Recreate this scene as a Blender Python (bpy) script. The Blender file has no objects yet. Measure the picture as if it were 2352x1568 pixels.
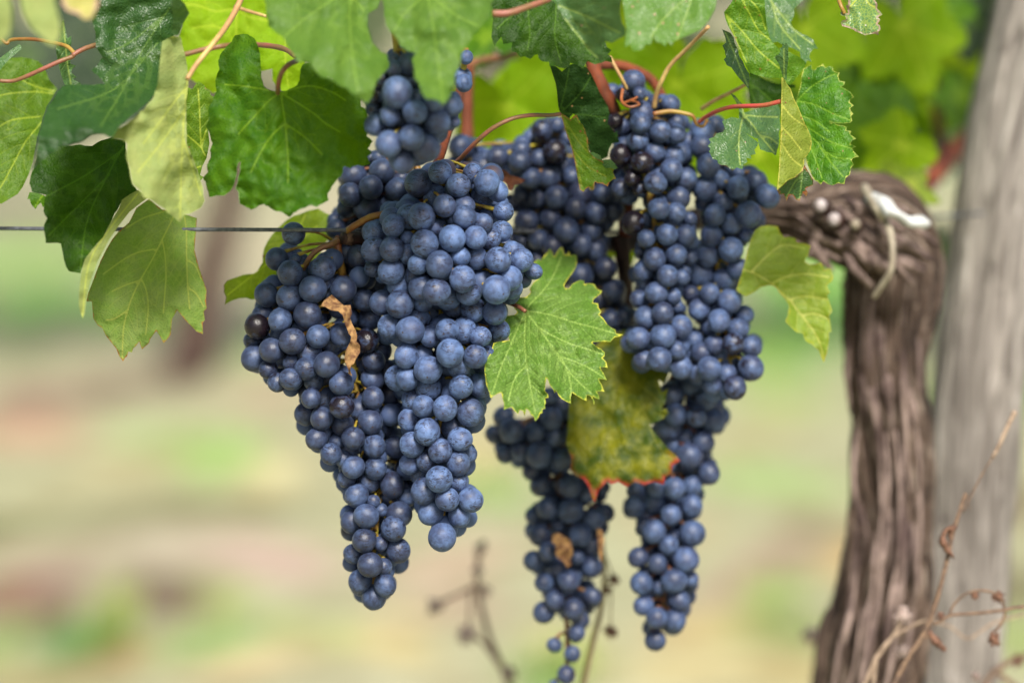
import bpy, bmesh, math, random
import numpy as np
from mathutils import Vector, Matrix, noise
from mathutils.geometry import delaunay_2d_cdt

random.seed(7)
R = math.radians
# ------------------------------------------------------------------ camera, light, exposure
scene = bpy.context.scene
COL = scene.collection
CAM_Z = 0.95
PITCH = 7.0
cam_d = bpy.data.cameras.new("camera")
cam = bpy.data.objects.new("camera", cam_d)
COL.objects.link(cam)
cam.location = (0, 0, CAM_Z)
cam.rotation_euler = (R(90 - PITCH), 0, 0)
cam_d.lens = 100
cam_d.sensor_width = 36
cam_d.clip_start = 0.05
cam_d.clip_end = 2000
cam_d.dof.use_dof = True
cam_d.dof.focus_distance = 1.575
cam_d.dof.aperture_fstop = 2.6
scene.camera = cam
scene.render.resolution_x = 1024
scene.render.resolution_y = 682

SUN_EL, SUN_AZ = 46.0, 170.0
world = bpy.data.worlds.new("World")
scene.world = world
world.use_nodes = True
wn = world.node_tree
for n in list(wn.nodes):
    wn.nodes.remove(n)
wo = wn.nodes.new('ShaderNodeOutputWorld')
wb = wn.nodes.new('ShaderNodeBackground')
ws = wn.nodes.new('ShaderNodeTexSky')
ws.sky_type = 'NISHITA'
ws.sun_disc = False
ws.sun_elevation = R(SUN_EL)
ws.sun_rotation = R(SUN_AZ)
ws.air_density = 1.2
ws.dust_density = 4.0
ws.ozone_density = 1.0
wn.links.new(ws.outputs[0], wb.inputs[0])
wb.inputs[1].default_value = 0.075
wn.links.new(wb.outputs[0], wo.inputs[0])
sun_d = bpy.data.lights.new("sun", 'SUN')
sun = bpy.data.objects.new("sun", sun_d)
COL.objects.link(sun)
sun_d.energy = 3.2
sun_d.angle = R(14)
sun_d.color = (1.0, 0.95, 0.87)
sd = Vector((math.sin(R(SUN_AZ)) * math.cos(R(SUN_EL)), math.cos(R(SUN_AZ)) * math.cos(R(SUN_EL)), math.sin(R(SUN_EL))))
sun.rotation_euler = sd.to_track_quat('Z', 'Y').to_euler()
sun.location = sd * 20
scene.view_settings.view_transform = 'Standard'
scene.view_settings.look = 'None'
scene.view_settings.gamma = 1
scene.view_settings.exposure = 1.0
scene.cycles.use_denoising = True
scene.cycles.max_bounces = 8
scene.cycles.transmission_bounces = 4
scene.cycles.use_adaptive_sampling = True
scene.cycles.adaptive_threshold = 0.015

# ------------------------------------------------------------------ photograph pixel -> point in the place
F = 100 / 36 * 2352            # focal length in pixels of a 2352 px wide frame
CR = cam.rotation_euler.to_matrix()
CL = Vector(cam.location)
def W(x, y, d):
    return CL + CR @ Vector(((x - 1176) / F * d, -(y - 784) / F * d, -d))
def on_ground(x, y):
    v = CR @ Vector(((x - 1176) / F, -(y - 784) / F, -1))
    t = -CL.z / v.z
    return CL + v * t
VIEW = {'1': (0, 0, 1.7422), '2': (900, 0, 1.7422), '3': (1800, 0, 1.7422), '4': (2700, 0, 1.6848), '5': (0, 700, 1.7422),
        '6': (900, 800, 1.7425), '7': (1900, 900, 1.5683), '8': (2900, 700, 1.5677), '9': (1100, 1700, 1.742),
        '10': (1900, 1800, 1.684), '11': (2900, 1600, 1.3863), 'P': (0, 0, 0.57422),
        'a': (1300, 500, 2.6133), 'b': (2350, 200, 2.6138), 'c': (2450, 700, 2.8514), 'd': (1750, 400, 2.6138)}
def cv(view, x, y):
    a, b, k = VIEW[view]
    return ((a + x / k) * 0.57422, (b + y / k) * 0.57422)
def cvr(view, r):
    return r / VIEW[view][2] * 0.57422
def pts(view, s):
    v = [float(t) for t in s.replace(';', ' ').replace(',', ' ').split()]
    return [cv(view, v[i], v[i + 1]) for i in range(0, len(v), 2)]

def lin(c):
    return tuple(((t / 255) / 12.92 if t / 255 <= 0.04045 else ((t / 255 + 0.055) / 1.055) ** 2.4) for t in c)

# ------------------------------------------------------------------ object helpers
def link(name, me, mat=None, parent=None):
    o = bpy.data.objects.new(name, me)
    COL.objects.link(o)
    if mat is not None and me is not None and len(me.materials) == 0:
        me.materials.append(mat)
    if parent is not None:
        o.parent = parent
        o.matrix_parent_inverse = Matrix.Translation(-parent.location)
    return o
def tag(o, label=None, cat=None, group=None, kind=None):
    if label: o['label'] = label
    if cat: o['category'] = cat
    if group: o['group'] = group
    if kind: o['kind'] = kind
    return o
def empty(name, loc):
    o = bpy.data.objects.new(name, None)
    COL.objects.link(o)
    o.location = loc
    o.empty_display_size = 0.02
    return o
def mesh_from(name, vs, fs, smooth=True):
    me = bpy.data.meshes.new(name)
    me.from_pydata([tuple(v) for v in vs], [], fs)
    if smooth:
        me.polygons.foreach_set('use_smooth', [True] * len(me.polygons))
    me.update()
    return me
def crom(P, n):
    """Catmull-Rom through points of any dimension"""
    P = [np.array(p, float) for p in P]
    if len(P) < 3:
        return [P[0] + (P[-1] - P[0]) * t for t in np.linspace(0, 1, n + 1)]
    Q = [2 * P[0] - P[1]] + P + [2 * P[-1] - P[-2]]
    out = []
    for i in range(1, len(Q) - 2):
        for k in range(n):
            t = k / n
            a, b, c, d = Q[i - 1], Q[i], Q[i + 1], Q[i + 2]
            out.append(0.5 * ((2 * b) + (c - a) * t + (2 * a - 5 * b + 4 * c - d) * t * t + (3 * b - a - 3 * c + d) * t ** 3))
    out.append(P[-1])
    return out
class MB:
    def __init__(s):
        s.v, s.f = [], []
    def tube(s, path, radii, seg=8, rough=None, caps=True):
        base = len(s.v)
        path = [Vector(p) for p in path]
        n = len(path)
        t0 = (path[1] - path[0]).normalized()
        up = Vector((0, 0, 1)) if abs(t0.z) < 0.9 else Vector((1, 0, 0))
        u = t0.cross(up).normalized()
        for i, p in enumerate(path):
            t = (path[min(i + 1, n - 1)] - path[max(i - 1, 0)]).normalized()
            u = (u - t * u.dot(t)).normalized()
            w = t.cross(u)
            for k in range(seg):
                a = 2 * math.pi * k / seg
                r = radii[i]
                if rough: r = rough(i, a, r, p)
                s.v.append(p + u * (math.cos(a) * r) + w * (math.sin(a) * r))
        for i in range(n - 1):
            for k in range(seg):
                k2 = (k + 1) % seg
                s.f.append((base + i * seg + k, base + i * seg + k2, base + (i + 1) * seg + k2, base + (i + 1) * seg + k))
        if caps:
            s.v.append(path[0]); s.v.append(path[-1])
            c0, c1 = len(s.v) - 2, len(s.v) - 1
            for k in range(seg):
                k2 = (k + 1) % seg
                s.f.append((c0, base + k2, base + k))
                s.f.append((c1, base + (n - 1) * seg + k, base + (n - 1) * seg + k2))
        return s
    def stem(s, P3, r0, r1=None, n=6, seg=7, knob=0):
        """P3: list of (px, py, depth) ; radii in metres"""
        r1 = r0 if r1 is None else r1
        c = crom(P3, n)
        path = [W(*p) for p in c]
        m = len(path)
        rad = [(r0 + (r1 - r0) * i / (m - 1)) * (1 + knob * noise.noise(Vector((i * .6, r0 * 900, 3)))) for i in range(m)]
        return s.tube(path, rad, seg)
    def blob(s, c, r, lump=0.3, seed=0, sc=(1, 1, 1), sub=2):
        bm = bmesh.new()
        bmesh.ops.create_icosphere(bm, subdivisions=sub, radius=1)
        base = len(s.v)
        for v in bm.verts:
            k = 1 + lump * noise.noise(v.co * 1.9 + Vector((seed * 3.1, seed, 0)))
            s.v.append(Vector(c) + Vector((v.co.x * sc[0], v.co.y * sc[1], v.co.z * sc[2])) * r * k)
        for f in bm.faces:
            s.f.append(tuple(base + v.index for v in f.verts))
        bm.free()
        return s
    def build(s, name, mat, parent=None, smooth=True):
        return link(name, mesh_from(name, s.v, s.f, smooth), mat, parent)

# ------------------------------------------------------------------ material helpers
class NT:
    def __init__(s, name):
        s.m = bpy.data.materials.new(name)
        s.m.use_nodes = True
        s.t = s.m.node_tree
        for n in list(s.t.nodes): s.t.nodes.remove(n)
        s.out = s.n('ShaderNodeOutputMaterial')
    def n(s, kind, **kw):
        x = s.t.nodes.new(kind)
        for k, v in kw.items(): setattr(x, k, v)
        return x
    def l(s, a, b): s.t.links.new(a, b)
    def val(s, sock, v):
        if hasattr(v, 'is_linked') or isinstance(v, bpy.types.NodeSocket): s.l(v, sock)
        else: sock.default_value = v
    def math(s, op, a, b=0.0, c=None, clamp=False):
        x = s.n('ShaderNodeMath', operation=op); x.use_clamp = clamp
        s.val(x.inputs[0], a); s.val(x.inputs[1], b)
        if c is not None: s.val(x.inputs[2], c)
        return x.outputs[0]
    def mix(s, f, a, b, mode='MIX'):
        x = s.n('ShaderNodeMix', data_type='RGBA', blend_type=mode)
        s.val(x.inputs[0], f)
        s.val(x.inputs[6], a if not isinstance(a, tuple) else (*a[:3], 1))
        s.val(x.inputs[7], b if not isinstance(b, tuple) else (*b[:3], 1))
        return x.outputs[2]
    def ramp(s, f, lo, hi):
        x = s.n('ShaderNodeMapRange'); x.interpolation_type = 'SMOOTHSTEP'
        s.val(x.inputs[0], f); x.inputs[1].default_value = lo; x.inputs[2].default_value = hi
        return x.outputs[0]
    def noise(s, vec, scale, detail=3, rough=0.5, dist=0.0):
        x = s.n('ShaderNodeTexNoise')
        if vec is not None: s.l(vec, x.inputs['Vector'])
        x.inputs['Scale'].default_value = scale
        x.inputs['Detail'].default_value = detail
        x.inputs['Roughness'].default_value = rough
        x.inputs['Distortion'].default_value = dist
        return x.outputs['Fac']
    def mapping(s, vec, scale=(1, 1, 1), loc=(0, 0, 0)):
        x = s.n('ShaderNodeMapping')
        s.l(vec, x.inputs[0]); x.inputs['Scale'].default_value = scale
        s.val(x.inputs['Location'], loc)
        return x.outputs[0]
    def bump(s, h, strength=0.3, dist=0.001, normal=None):
        x = s.n('ShaderNodeBump'); s.l(h, x.inputs['Height'])
        x.inputs['Strength'].default_value = strength; x.inputs['Distance'].default_value = dist
        if normal is not None: s.l(normal, x.inputs['Normal'])
        return x.outputs[0]
    def bsdf(s, col, rough=0.6, normal=None, **kw):
        x = s.n('ShaderNodeBsdfPrincipled')
        s.val(x.inputs['Base Color'], col if not isinstance(col, tuple) else (*col[:3], 1))
        s.val(x.inputs['Roughness'], rough)
        if normal is not None: s.l(normal, x.inputs['Normal'])
        for k, v in kw.items():
            s.val(x.inputs[k.replace('_', ' ')], v)
        return x.outputs[0]
    def done(s, sh):
        s.l(sh, s.out.inputs[0])
        return s.m

def simple_mat(name, c1, c2, scale=60, rough=0.6, bump=0.3, stretch=(1, 1, 1), dist=0.001):
    t = NT(name)
    tc = t.n('ShaderNodeTexCoord').outputs['Object']
    v = t.mapping(tc, stretch)
    a = t.noise(v, scale, 4, .6)
    f = t.ramp(a, .35, .65)
    return t.done(t.bsdf(t.mix(f, c1, c2), rough, t.bump(a, bump, dist)))

def grape_material():
    t = NT('grape_skin')
    tc = t.n('ShaderNodeTexCoord').outputs['Object']
    oi = t.n('ShaderNodeObjectInfo')
    off = t.n('ShaderNodeVectorMath', operation='SCALE')
    off.inputs[0].default_value = (37, 91, 53); t.l(oi.outputs['Random'], off.inputs['Scale'])
    add = t.n('ShaderNodeVectorMath', operation='ADD'); t.l(tc, add.inputs[0]); t.l(off.outputs[0], add.inputs[1])
    v = add.outputs[0]
    sep = t.n('ShaderNodeSeparateColor'); t.l(oi.outputs['Color'], sep.inputs[0])
    bloom, tint, rub = sep.outputs[0], sep.outputs[1], sep.outputs[2]
    big = t.noise(v, 1.3, 3, .55, .3)
    # bloom cover: patches of wiped skin grow as bloom falls
    thr = t.math('SUBTRACT', 1.02, bloom)
    cover = t.n('ShaderNodeMapRange'); cover.interpolation_type = 'SMOOTHSTEP'
    t.l(big, cover.inputs[0]); t.l(t.math('SUBTRACT', thr, .10), cover.inputs[1]); t.l(t.math('ADD', thr, .12), cover.inputs[2])
    cover = cover.outputs[0]
    # scratches and rubs
    s1 = t.noise(t.mapping(v, (1.2, 5.5, 2.2)), 1.6, 5, .68, 1.2)
    where = t.ramp(t.noise(v, 1.1, 1, .5), .44, .52)
    sc = t.math('MULTIPLY', t.ramp(s1, .505, .56), where)
    fine = t.noise(v, 9, 4, .7)
    speck = t.ramp(t.noise(v, 13, 2, .5), .66, .70)
    cover = t.math('MULTIPLY', cover, t.math('SUBTRACT', 1.0, t.math('MULTIPLY', sc, t.math('MULTIPLY', rub, 0.95))))
    cover = t.math('MULTIPLY', cover, t.math('SUBTRACT', 1.0, t.math('MULTIPLY', speck, .8)))
    cover = t.math('MULTIPLY', cover, t.math('ADD', .62, t.math('MULTIPLY', t.ramp(t.noise(v, 2.4, 3, .6, .4), .36, .6), .38)))
    cover = t.math('MULTIPLY', cover, oi.outputs['Alpha'])  # bloom amount per bunch, lowered where a bunch should look shaded
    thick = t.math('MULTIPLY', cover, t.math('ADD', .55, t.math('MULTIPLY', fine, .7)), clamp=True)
    bl_a = t.mix(tint, lin((58, 79, 117)), lin((72, 84, 122)))
    bl = t.mix(t.ramp(t.noise(v, .9, 2, .5), .3, .7), bl_a, lin((92, 117, 164)))
    bare = t.mix(t.noise(v, 2, 2, .5), (0.005, 0.005, 0.010), (0.016, 0.009, 0.013))
    col = t.mix(thick, bare, bl)
    # little brown scar at the tip
    sx = t.n('ShaderNodeSeparateXYZ'); t.l(tc, sx.inputs[0])
    rr = t.math('SQRT', t.math('ADD', t.math('POWER', sx.outputs[0], 2), t.math('POWER', sx.outputs[1], 2)))
    rr = t.math('ADD', rr, t.math('MULTIPLY', t.math('SUBTRACT', fine, .5), .06))
    tip = t.math('MULTIPLY', t.math('SUBTRACT', 1.0, t.ramp(rr, .045, .085)), t.math('LESS_THAN', sx.outputs[2], 0.0))
    col = t.mix(tip, col, (0.035, 0.018, 0.012))
    brown = t.math('MULTIPLY', t.ramp(t.noise(v, 4.2, 3, .6), .69, .72), .8)
    col = t.mix(brown, col, (.07, .035, .022))
    rough = t.math('ADD', .27, t.math('MULTIPLY', thick, .36))
    nb = t.bump(t.math('ADD', fine, t.math('MULTIPLY', thick, .4)), .12, .02)
    x = t.bsdf(col, rough, nb, Sheen_Weight=t.math('MULTIPLY', thick, .22), Sheen_Roughness=.45,
               Sheen_Tint=(*lin((150, 175, 215)), 1), Specular_IOR_Level=.42)
    return t.done(x)

def leaf_material(name, top, trans, vein=(120, 130, 50), other=None, tr=0.42, spots=0.0, spotcol=(150, 95, 50), edge=None,
                  rough=0.5, blotch=0.5, top2=None, gloss=0.5, tert=1.0, edge_y=None):
    """colours in sRGB 0-255 of the material itself; front face = the side whose normals point out of the mesh"""
    t = NT(name)
    uv = t.n('ShaderNodeUVMap').outputs[0]
    at = t.n('ShaderNodeAttribute', attribute_name='vd')          # x: distance to big veins, y: small veins, z: edge
    sp = t.n('ShaderNodeSeparateXYZ'); t.l(at.outputs['Vector'], sp.inputs[0])
    big = t.math('SUBTRACT', 1.0, t.ramp(sp.outputs[0], .9, 3.0))
    small = t.math('SUBTRACT', 1.0, t.ramp(sp.outputs[1], .4, 2.0))
    vo = t.n('ShaderNodeTexVoronoi', feature='DISTANCE_TO_EDGE'); t.l(uv, vo.inputs['Vector']); vo.inputs['Scale'].default_value = 8.0
    te = t.math('SUBTRACT', 1.0, t.ramp(vo.outputs['Distance'], .02, .13))
    n1 = t.noise(uv, 1.1, 4, .6)
    n2 = t.noise(uv, 7, 4, .65)
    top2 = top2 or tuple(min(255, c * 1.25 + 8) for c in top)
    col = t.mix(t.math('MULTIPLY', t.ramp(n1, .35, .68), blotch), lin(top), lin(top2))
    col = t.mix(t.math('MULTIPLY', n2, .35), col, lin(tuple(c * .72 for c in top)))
    if other:
        geo = t.n('ShaderNodeNewGeometry')
        col = t.mix(geo.outputs['Backfacing'], col, lin(other))
    vf = t.math('MAXIMUM', t.math('MULTIPLY', big, .85), t.math('MAXIMUM', t.math('MULTIPLY', small, .32), t.math('MULTIPLY', te, .13 * max(0, tert))))
    col = t.mix(vf, col, lin(vein))
    if tert < 0: col = t.mix(t.math('MULTIPLY', te, .45), col, lin(tuple(c * .62 for c in top)))
    tcol = t.mix(t.ramp(n1, .3, .7), lin(trans), lin(tuple(c * .82 for c in trans)))
    tcol = t.mix(t.math('MULTIPLY', n2, .3), tcol, lin(tuple(c * .7 for c in trans)))
    tcol = t.mix(vf, tcol, lin(tuple(min(255, c * 1.12 + 6) for c in trans)))
    if edge:
        w = t.math('ADD', sp.outputs[2], t.math('MULTIPLY', t.math('SUBTRACT', n2, .5), 12))
        ef = t.math('SUBTRACT', 1.0, t.ramp(w, 1.0, edge[1]))
        ef = t.math('MULTIPLY', ef, t.math('ADD', .25, t.math('MULTIPLY', t.ramp(t.noise(uv, 2.2, 3, .6), .38, .6), .75)))
        if edge_y:
            su = t.n('ShaderNodeSeparateXYZ'); t.l(uv, su.inputs[0])
            ef = t.math('MULTIPLY', ef, t.ramp(su.outputs[1], edge_y - .3, edge_y + .3))
        col = t.mix(ef, col, lin(edge[0])); tcol = t.mix(ef, tcol, lin(edge[0]))
    if spots > 0:
        v2 = t.n('ShaderNodeTexVoronoi', feature='F1'); t.l(uv, v2.inputs['Vector']); v2.inputs['Scale'].default_value = 3.2
        gate = t.math('LESS_THAN', t.n('ShaderNodeSeparateColor').outputs[0], 2.0)
        sc = t.t.nodes[-1]
        dd = t.math('ADD', v2.outputs['Distance'], t.math('MULTIPLY', n2, .22))
        sf = t.math('SUBTRACT', 1.0, t.ramp(dd, .16 + .07 * spots, .23 + .09 * spots))
        s3 = t.n('ShaderNodeSeparateColor'); t.l(v2.outputs['Color'], s3.inputs[0])
        sf = t.math('MULTIPLY', sf, t.math('LESS_THAN', s3.outputs[0], .25 + .45 * spots))
        col = t.mix(sf, col, lin(spotcol)); tcol = t.mix(sf, tcol, lin(spotcol))
    h = t.math('ADD', t.math('MULTIPLY', t.ramp(vo.outputs['Distance'], 0, .35), .6), t.math('MULTIPLY', n2, .5))
    h = t.math('SUBTRACT', h, t.math('MULTIPLY', small, .5))
    nb = t.bump(h, .5, .0008)
    a = t.bsdf(col, rough, nb, Specular_IOR_Level=gloss)
    b = t.n('ShaderNodeBsdfTranslucent'); t.l(tcol, b.inputs[0]); t.l(nb, b.inputs[1])
    mx = t.n('ShaderNodeMixShader'); mx.inputs[0].default_value = tr
    t.l(a, mx.inputs[1]); t.l(b.outputs[0], mx.inputs[2])
    return t.done(mx.outputs[0])

M_GRAPE = grape_material()
M_STALK = simple_mat('green_stalk', lin((158, 146, 44)), lin((120, 84, 40)), 160, .6, .3)
M_STALKR = simple_mat('red_stalk', lin((130, 70, 50)), lin((105, 85, 45)), 250, .6, .3)
M_CANE = simple_mat('ripe_cane', lin((116, 52, 18)), lin((74, 34, 14)), 90, .8, .4, (1, 1, .25))
M_CANE_D = simple_mat('dark_cane', lin((62, 36, 28)), lin((38, 24, 22)), 160, .65, .5, (1, 1, .25))
M_PET_R = simple_mat('red_leafstalk', lin((140, 84, 70)), lin((112, 88, 50)), 80, .5, .2)
M_PET_Y = simple_mat('tan_leafstalk', lin((188, 160, 100)), lin((160, 120, 80)), 60, .5, .2)
M_YEL = simple_mat('yellow_stalk', lin((150, 124, 52)), lin((118, 66, 32)), 45, .5, .2)
M_WIRE = simple_mat('galvanised_wire', lin((92, 96, 104)), lin((66, 68, 76)), 400, .5, .2)
M_DRYLEAF = simple_mat('dry_leaf', lin((150, 116, 72)), lin((92, 60, 36)), 260, .85, 1.0)
M_DRYSTEM = simple_mat('dry_stem', lin((122, 98, 78)), lin((88, 70, 58)), 300, .8, .4)
M_PALESTEM = simple_mat('pale_dry_stem', lin((158, 138, 118)), lin((120, 102, 86)), 200, .8, .4)
M_HEAD = simple_mat('dry_seed_head', lin((126, 92, 72)), lin((84, 58, 48)), 500, .9, .8)
M_HEADP = simple_mat('pale_seed_head', lin((176, 160, 152)), lin((128, 108, 100)), 500, .9, .8)
M_CUT = simple_mat('cut_wood', lin((180, 172, 174)), lin((130, 116, 112)), 200, .7, .3)
M_TIE = simple_mat('pale_plastic', lin((204, 208, 210)), lin((160, 160, 156)), 90, .45, .2)
M_TIE2 = simple_mat('weathered_tie', lin((164, 156, 138)), lin((130, 120, 104)), 90, .6, .3)

# ------------------------------------------------------------------ ground
def smooth_step(a, b, x):
    t = max(0, min(1, (x - a) / (b - a))); return t * t * (3 - 2 * t)
PATCH = [  # centre, half sizes (photo px, projected onto the ground), colour of the ground cover there, one a painted trunk shadow
    (0, 478, 220, 26, (112, 98, 78)), (330, 500, 140, 30, (140, 134, 92)), (70, 585, 190, 45, (136, 144, 74)), (640, 470, 90, 40, (176, 164, 124)),
    (90, 690, 170, 45, (92, 138, 40)), (330, 700, 90, 60, (128, 148, 66)), (620, 760, 60, 70, (150, 170, 66)), (60, 800, 130, 40, (130, 128, 82)),
    (280, 885, 90, 34, (132, 104, 84)), (100, 905, 120, 34, (148, 108, 90)), (430, 850, 60, 44, (92, 68, 56)), (640, 905, 90, 40, (184, 150, 120)),  # darkest brown patch paints the shadow at the far trunk's base
    (60, 985, 150, 45, (202, 150, 118)), (330, 1000, 120, 50, (170, 172, 108)), (470, 1040, 130, 70, (156, 178, 78)), (620, 1090, 90, 50, (214, 188, 132)),
    (200, 1090, 150, 50, (182, 160, 112)), (60, 1185, 150, 36, (126, 118, 66)), (420, 1180, 170, 36, (134, 118, 76)), (640, 1180, 120, 36, (130, 116, 74)),
    (150, 1270, 170, 36, (176, 142, 116)), (420, 1280, 170, 40, (186, 158, 134)), (660, 1285, 150, 36, (206, 164, 148)), (60, 1380, 110, 50, (150, 98, 80)),
    (200, 1350, 90, 40, (160, 124, 108)), (375, 1375, 60, 44, (118, 84, 74)), (480, 1370, 70, 36, (166, 168, 78)), (160, 1420, 50, 30, (110, 80, 66)),
    (242, 1465, 66, 44, (66, 128, 36)), (80, 1480, 60, 50, (146, 156, 74)), (330, 1490, 50, 34, (170, 120, 70)), (480, 1470, 110, 50, (144, 164, 84)),
    (620, 1450, 90, 44, (176, 170, 92)), (150, 1550, 200, 30, (162, 140, 84)), (560, 1550, 130, 34, (214, 176, 122)), (760, 1500, 90, 60, (188, 180, 106)),
    (900, 1540, 120, 40, (222, 186, 118)), (1120, 1130, 90, 50, (150, 178, 96)), (1150, 1040, 70, 50, (206, 176, 120)), (1020, 1310, 120, 40, (198, 160, 132)),
    (1160, 1390, 120, 44, (186, 148, 124)), (1000, 1440, 120, 36, (208, 170, 118)), (1290, 1545, 90, 30, (128, 166, 56)), (1420, 1200, 90, 60, (190, 164, 122)),
    (1440, 1480, 90, 60, (200, 182, 104)), (1830, 640, 140, 70, (124, 160, 48)), (1760, 790, 120, 60, (132, 170, 56)), (1880, 740, 70, 60, (100, 150, 40)),
    (1790, 920, 140, 50, (168, 172, 92)), (1760, 1010, 90, 30, (178, 160, 104)), (1800, 1110, 150, 50, (166, 182, 96)), (1760, 1200, 100, 34, (150, 128, 92)),
    (1700, 1265, 100, 34, (172, 132, 112)), (1880, 1260, 60, 44, (206, 156, 88)), (1790, 1350, 70, 40, (160, 174, 66)), (1680, 1340, 80, 50, (184, 146, 122)),
    (1720, 1440, 110, 44, (206, 168, 108)), (1820, 1440, 90, 44, (138, 146, 60)), (1700, 1530, 150, 40, (206, 176, 118)), (1880, 1540, 90, 50, (194, 166, 106)),
    (2330, 1160, 60, 60, (116, 84, 60)), (2340, 1330, 60, 50, (110, 92, 52)), (2340, 1450, 60, 60, (148, 162, 64)), (2160, 700, 60, 200, (88, 124, 40)),
    (2160, 950, 60, 120, (128, 150, 60)),
]
def ground():
    ys = [-6, -2, 0, 1.5] + list(np.arange(2.4, 9.0, .045)) + list(np.arange(9.0, 22, .4)) + [24, 28, 34, 45, 70, 120, 250, 600]
    xs = [-500, -200, -80, -40, -20, -12, -8, -6, -5, -4, -3.4] + list(np.arange(-3.0, 3.01, .05)) + [3.4, 4, 5, 6, 8, 12, 20, 40, 80, 200, 500]
    pp = []
    for (x, y, rx, ry, c) in PATCH:
        g = on_ground(x, y)
        gx = (on_ground(x + rx, y) - g).x
        gy = abs(on_ground(x, y - ry).y - on_ground(x, y + ry).y) / 2
        pp.append((g.x, g.y, gx, gy, tuple(t_ * k_ for t_, k_ in zip(lin(c), (1.05, 1.45, .7) if y < 780 and c[1] > c[0] else (1, 1, 1)))))  # distant greens brightened to offset the shade the next row casts
    A = np.array([[p[0], p[1], p[2], p[3], *p[4]] for p in pp])
    vs, cs = [], []
    base = np.array(lin((196, 168, 138)))
    for y in ys:
        for x in xs:
            wob = noise.noise(Vector((x * 2.1, y * 1.3, 0))) * .16
            wob2 = noise.noise(Vector((x * 2.3, y * 1.5, 7))) * .25
            e = ((x + wob - A[:, 0]) / A[:, 2]) ** 2 + ((y + wob2 - A[:, 1]) / A[:, 3]) ** 2
            w = np.exp(-e * 1.9)
            k = w.sum()
            c = (w[:, None] * A[:, 4:7]).sum(0) / (k + 1e-9)
            f = min(1, k * 2.4)
            g = .5 + .5 * noise.noise(Vector((x * .7, y * .5, 20)))
            b2 = base * (1 - .6 * g) + np.array(lin((132, 152, 84))) * .6 * g
            cs.append(c * f + b2 * (1 - f))
            z = .012 * noise.noise(Vector((x * 1.6, y * 1.6, 4))) if 2 < y < 20 and abs(x) < 6 else 0
            vs.append((x, y, z))
    nx = len(xs)
    fs = [(j * nx + i, j * nx + i + 1, (j + 1) * nx + i + 1, (j + 1) * nx + i) for j in range(len(ys) - 1) for i in range(nx - 1)]
    me = mesh_from('ground', vs, fs)
    ca = me.color_attributes.new('cover', 'FLOAT_COLOR', 'POINT')
    ca.data.foreach_set('color', [min(.9, t) for c in cs for t in (c[0] * .70 + c[1] * .13, c[1] * .99, c[2] * .84 + c[1] * .16, 1)])
    t = NT('vineyard_ground')
    at = t.n('ShaderNodeAttribute', attribute_name='cover')
    tc = t.n('ShaderNodeTexCoord').outputs['Object']
    n1 = t.noise(tc, 9, 5, .7); n2 = t.noise(tc, 60, 4, .7)
    c = t.mix(t.ramp(n1, .3, .7), at.outputs['Color'], t.mix(1.0, at.outputs['Color'], (.62, .58, .5), 'MULTIPLY'))
    c = t.mix(t.math('MULTIPLY', t.ramp(n2, .45, .75), .15), c, lin((222, 208, 178)))
    m = t.done(t.bsdf(c, .95, t.bump(n1, .6, .02), Specular_IOR_Level=.2))
    return tag(link('ground', me, m), kind='structure')
ground()

def grass():
    """low blades and tufts between the rows: one uncountable cover"""
    rnd = random.Random(5)
    vs, fs, ci = [], [], []
    G = [p for p in PATCH if p[4][1] > p[4][0] + 2]
    def blade(x, y, h, w, lean, ang):
        dx, dy = math.cos(ang), math.sin(ang)
        b = len(vs)
        l = lean * h
        vs.extend([(x - dx * w, y - dy * w, -.005), (x + dx * w, y + dy * w, -.005), (x + dx * w * .6 - dy * l * .4, y + dy * w * .6 + dx * l * .4, h * .6),
                   (x - dx * w * .6 - dy * l * .4, y - dy * w * .6 + dx * l * .4, h * .6), (x - dy * l, y + dx * l, h)])
        fs.extend([(b, b + 1, b + 2, b + 3), (b + 3, b + 2, b + 4)])
    for (px, py, rx, ry, c) in G:
        g = on_ground(px, py)
        gx = (on_ground(px + rx, py) - g).x
        gy = abs(on_ground(px, py - ry).y - on_ground(px, py + ry).y) / 2
        dens = 150 if c[1] > c[0] + 25 else 40
        for k in range(int(dens * min(3, max(.5, gx * gy * 12)))):
            x = g.x + rnd.gauss(0, gx * .55); y = g.y + rnd.gauss(0, gy * .55)
            blade(x, y, rnd.uniform(.02, .075) * (1.5 if c[0] < 80 else 1), rnd.uniform(.0012, .003), rnd.uniform(.1, .9), rnd.uniform(0, 6.28))
    me = mesh_from('grass', vs, fs)
    t = NT('grass_blades')
    tc = t.n('ShaderNodeTexCoord').outputs['Object']
    n1 = t.noise(tc, 3, 2, .5); n2 = t.noise(tc, 120, 2, .5)
    c = t.mix(t.ramp(n1, .4, .6), lin((108, 150, 52)), lin((150, 168, 70)))
    c = t.mix(t.math('MULTIPLY', t.ramp(n2, .5, .7), .6), c, lin((196, 180, 116)))
    a = t.bsdf(c, .7)
    b = t.n('ShaderNodeBsdfTranslucent'); t.l(c, b.inputs[0])
    mx = t.n('ShaderNodeMixShader'); mx.inputs[0].default_value = .4
    t.l(a, mx.inputs[1]); t.l(b.outputs[0], mx.inputs[2])
    o = link('grass', me, t.done(mx.outputs[0]))
    tag(o, 'short green grass and weeds between the vine rows', 'grass', kind='stuff')
grass()

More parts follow.
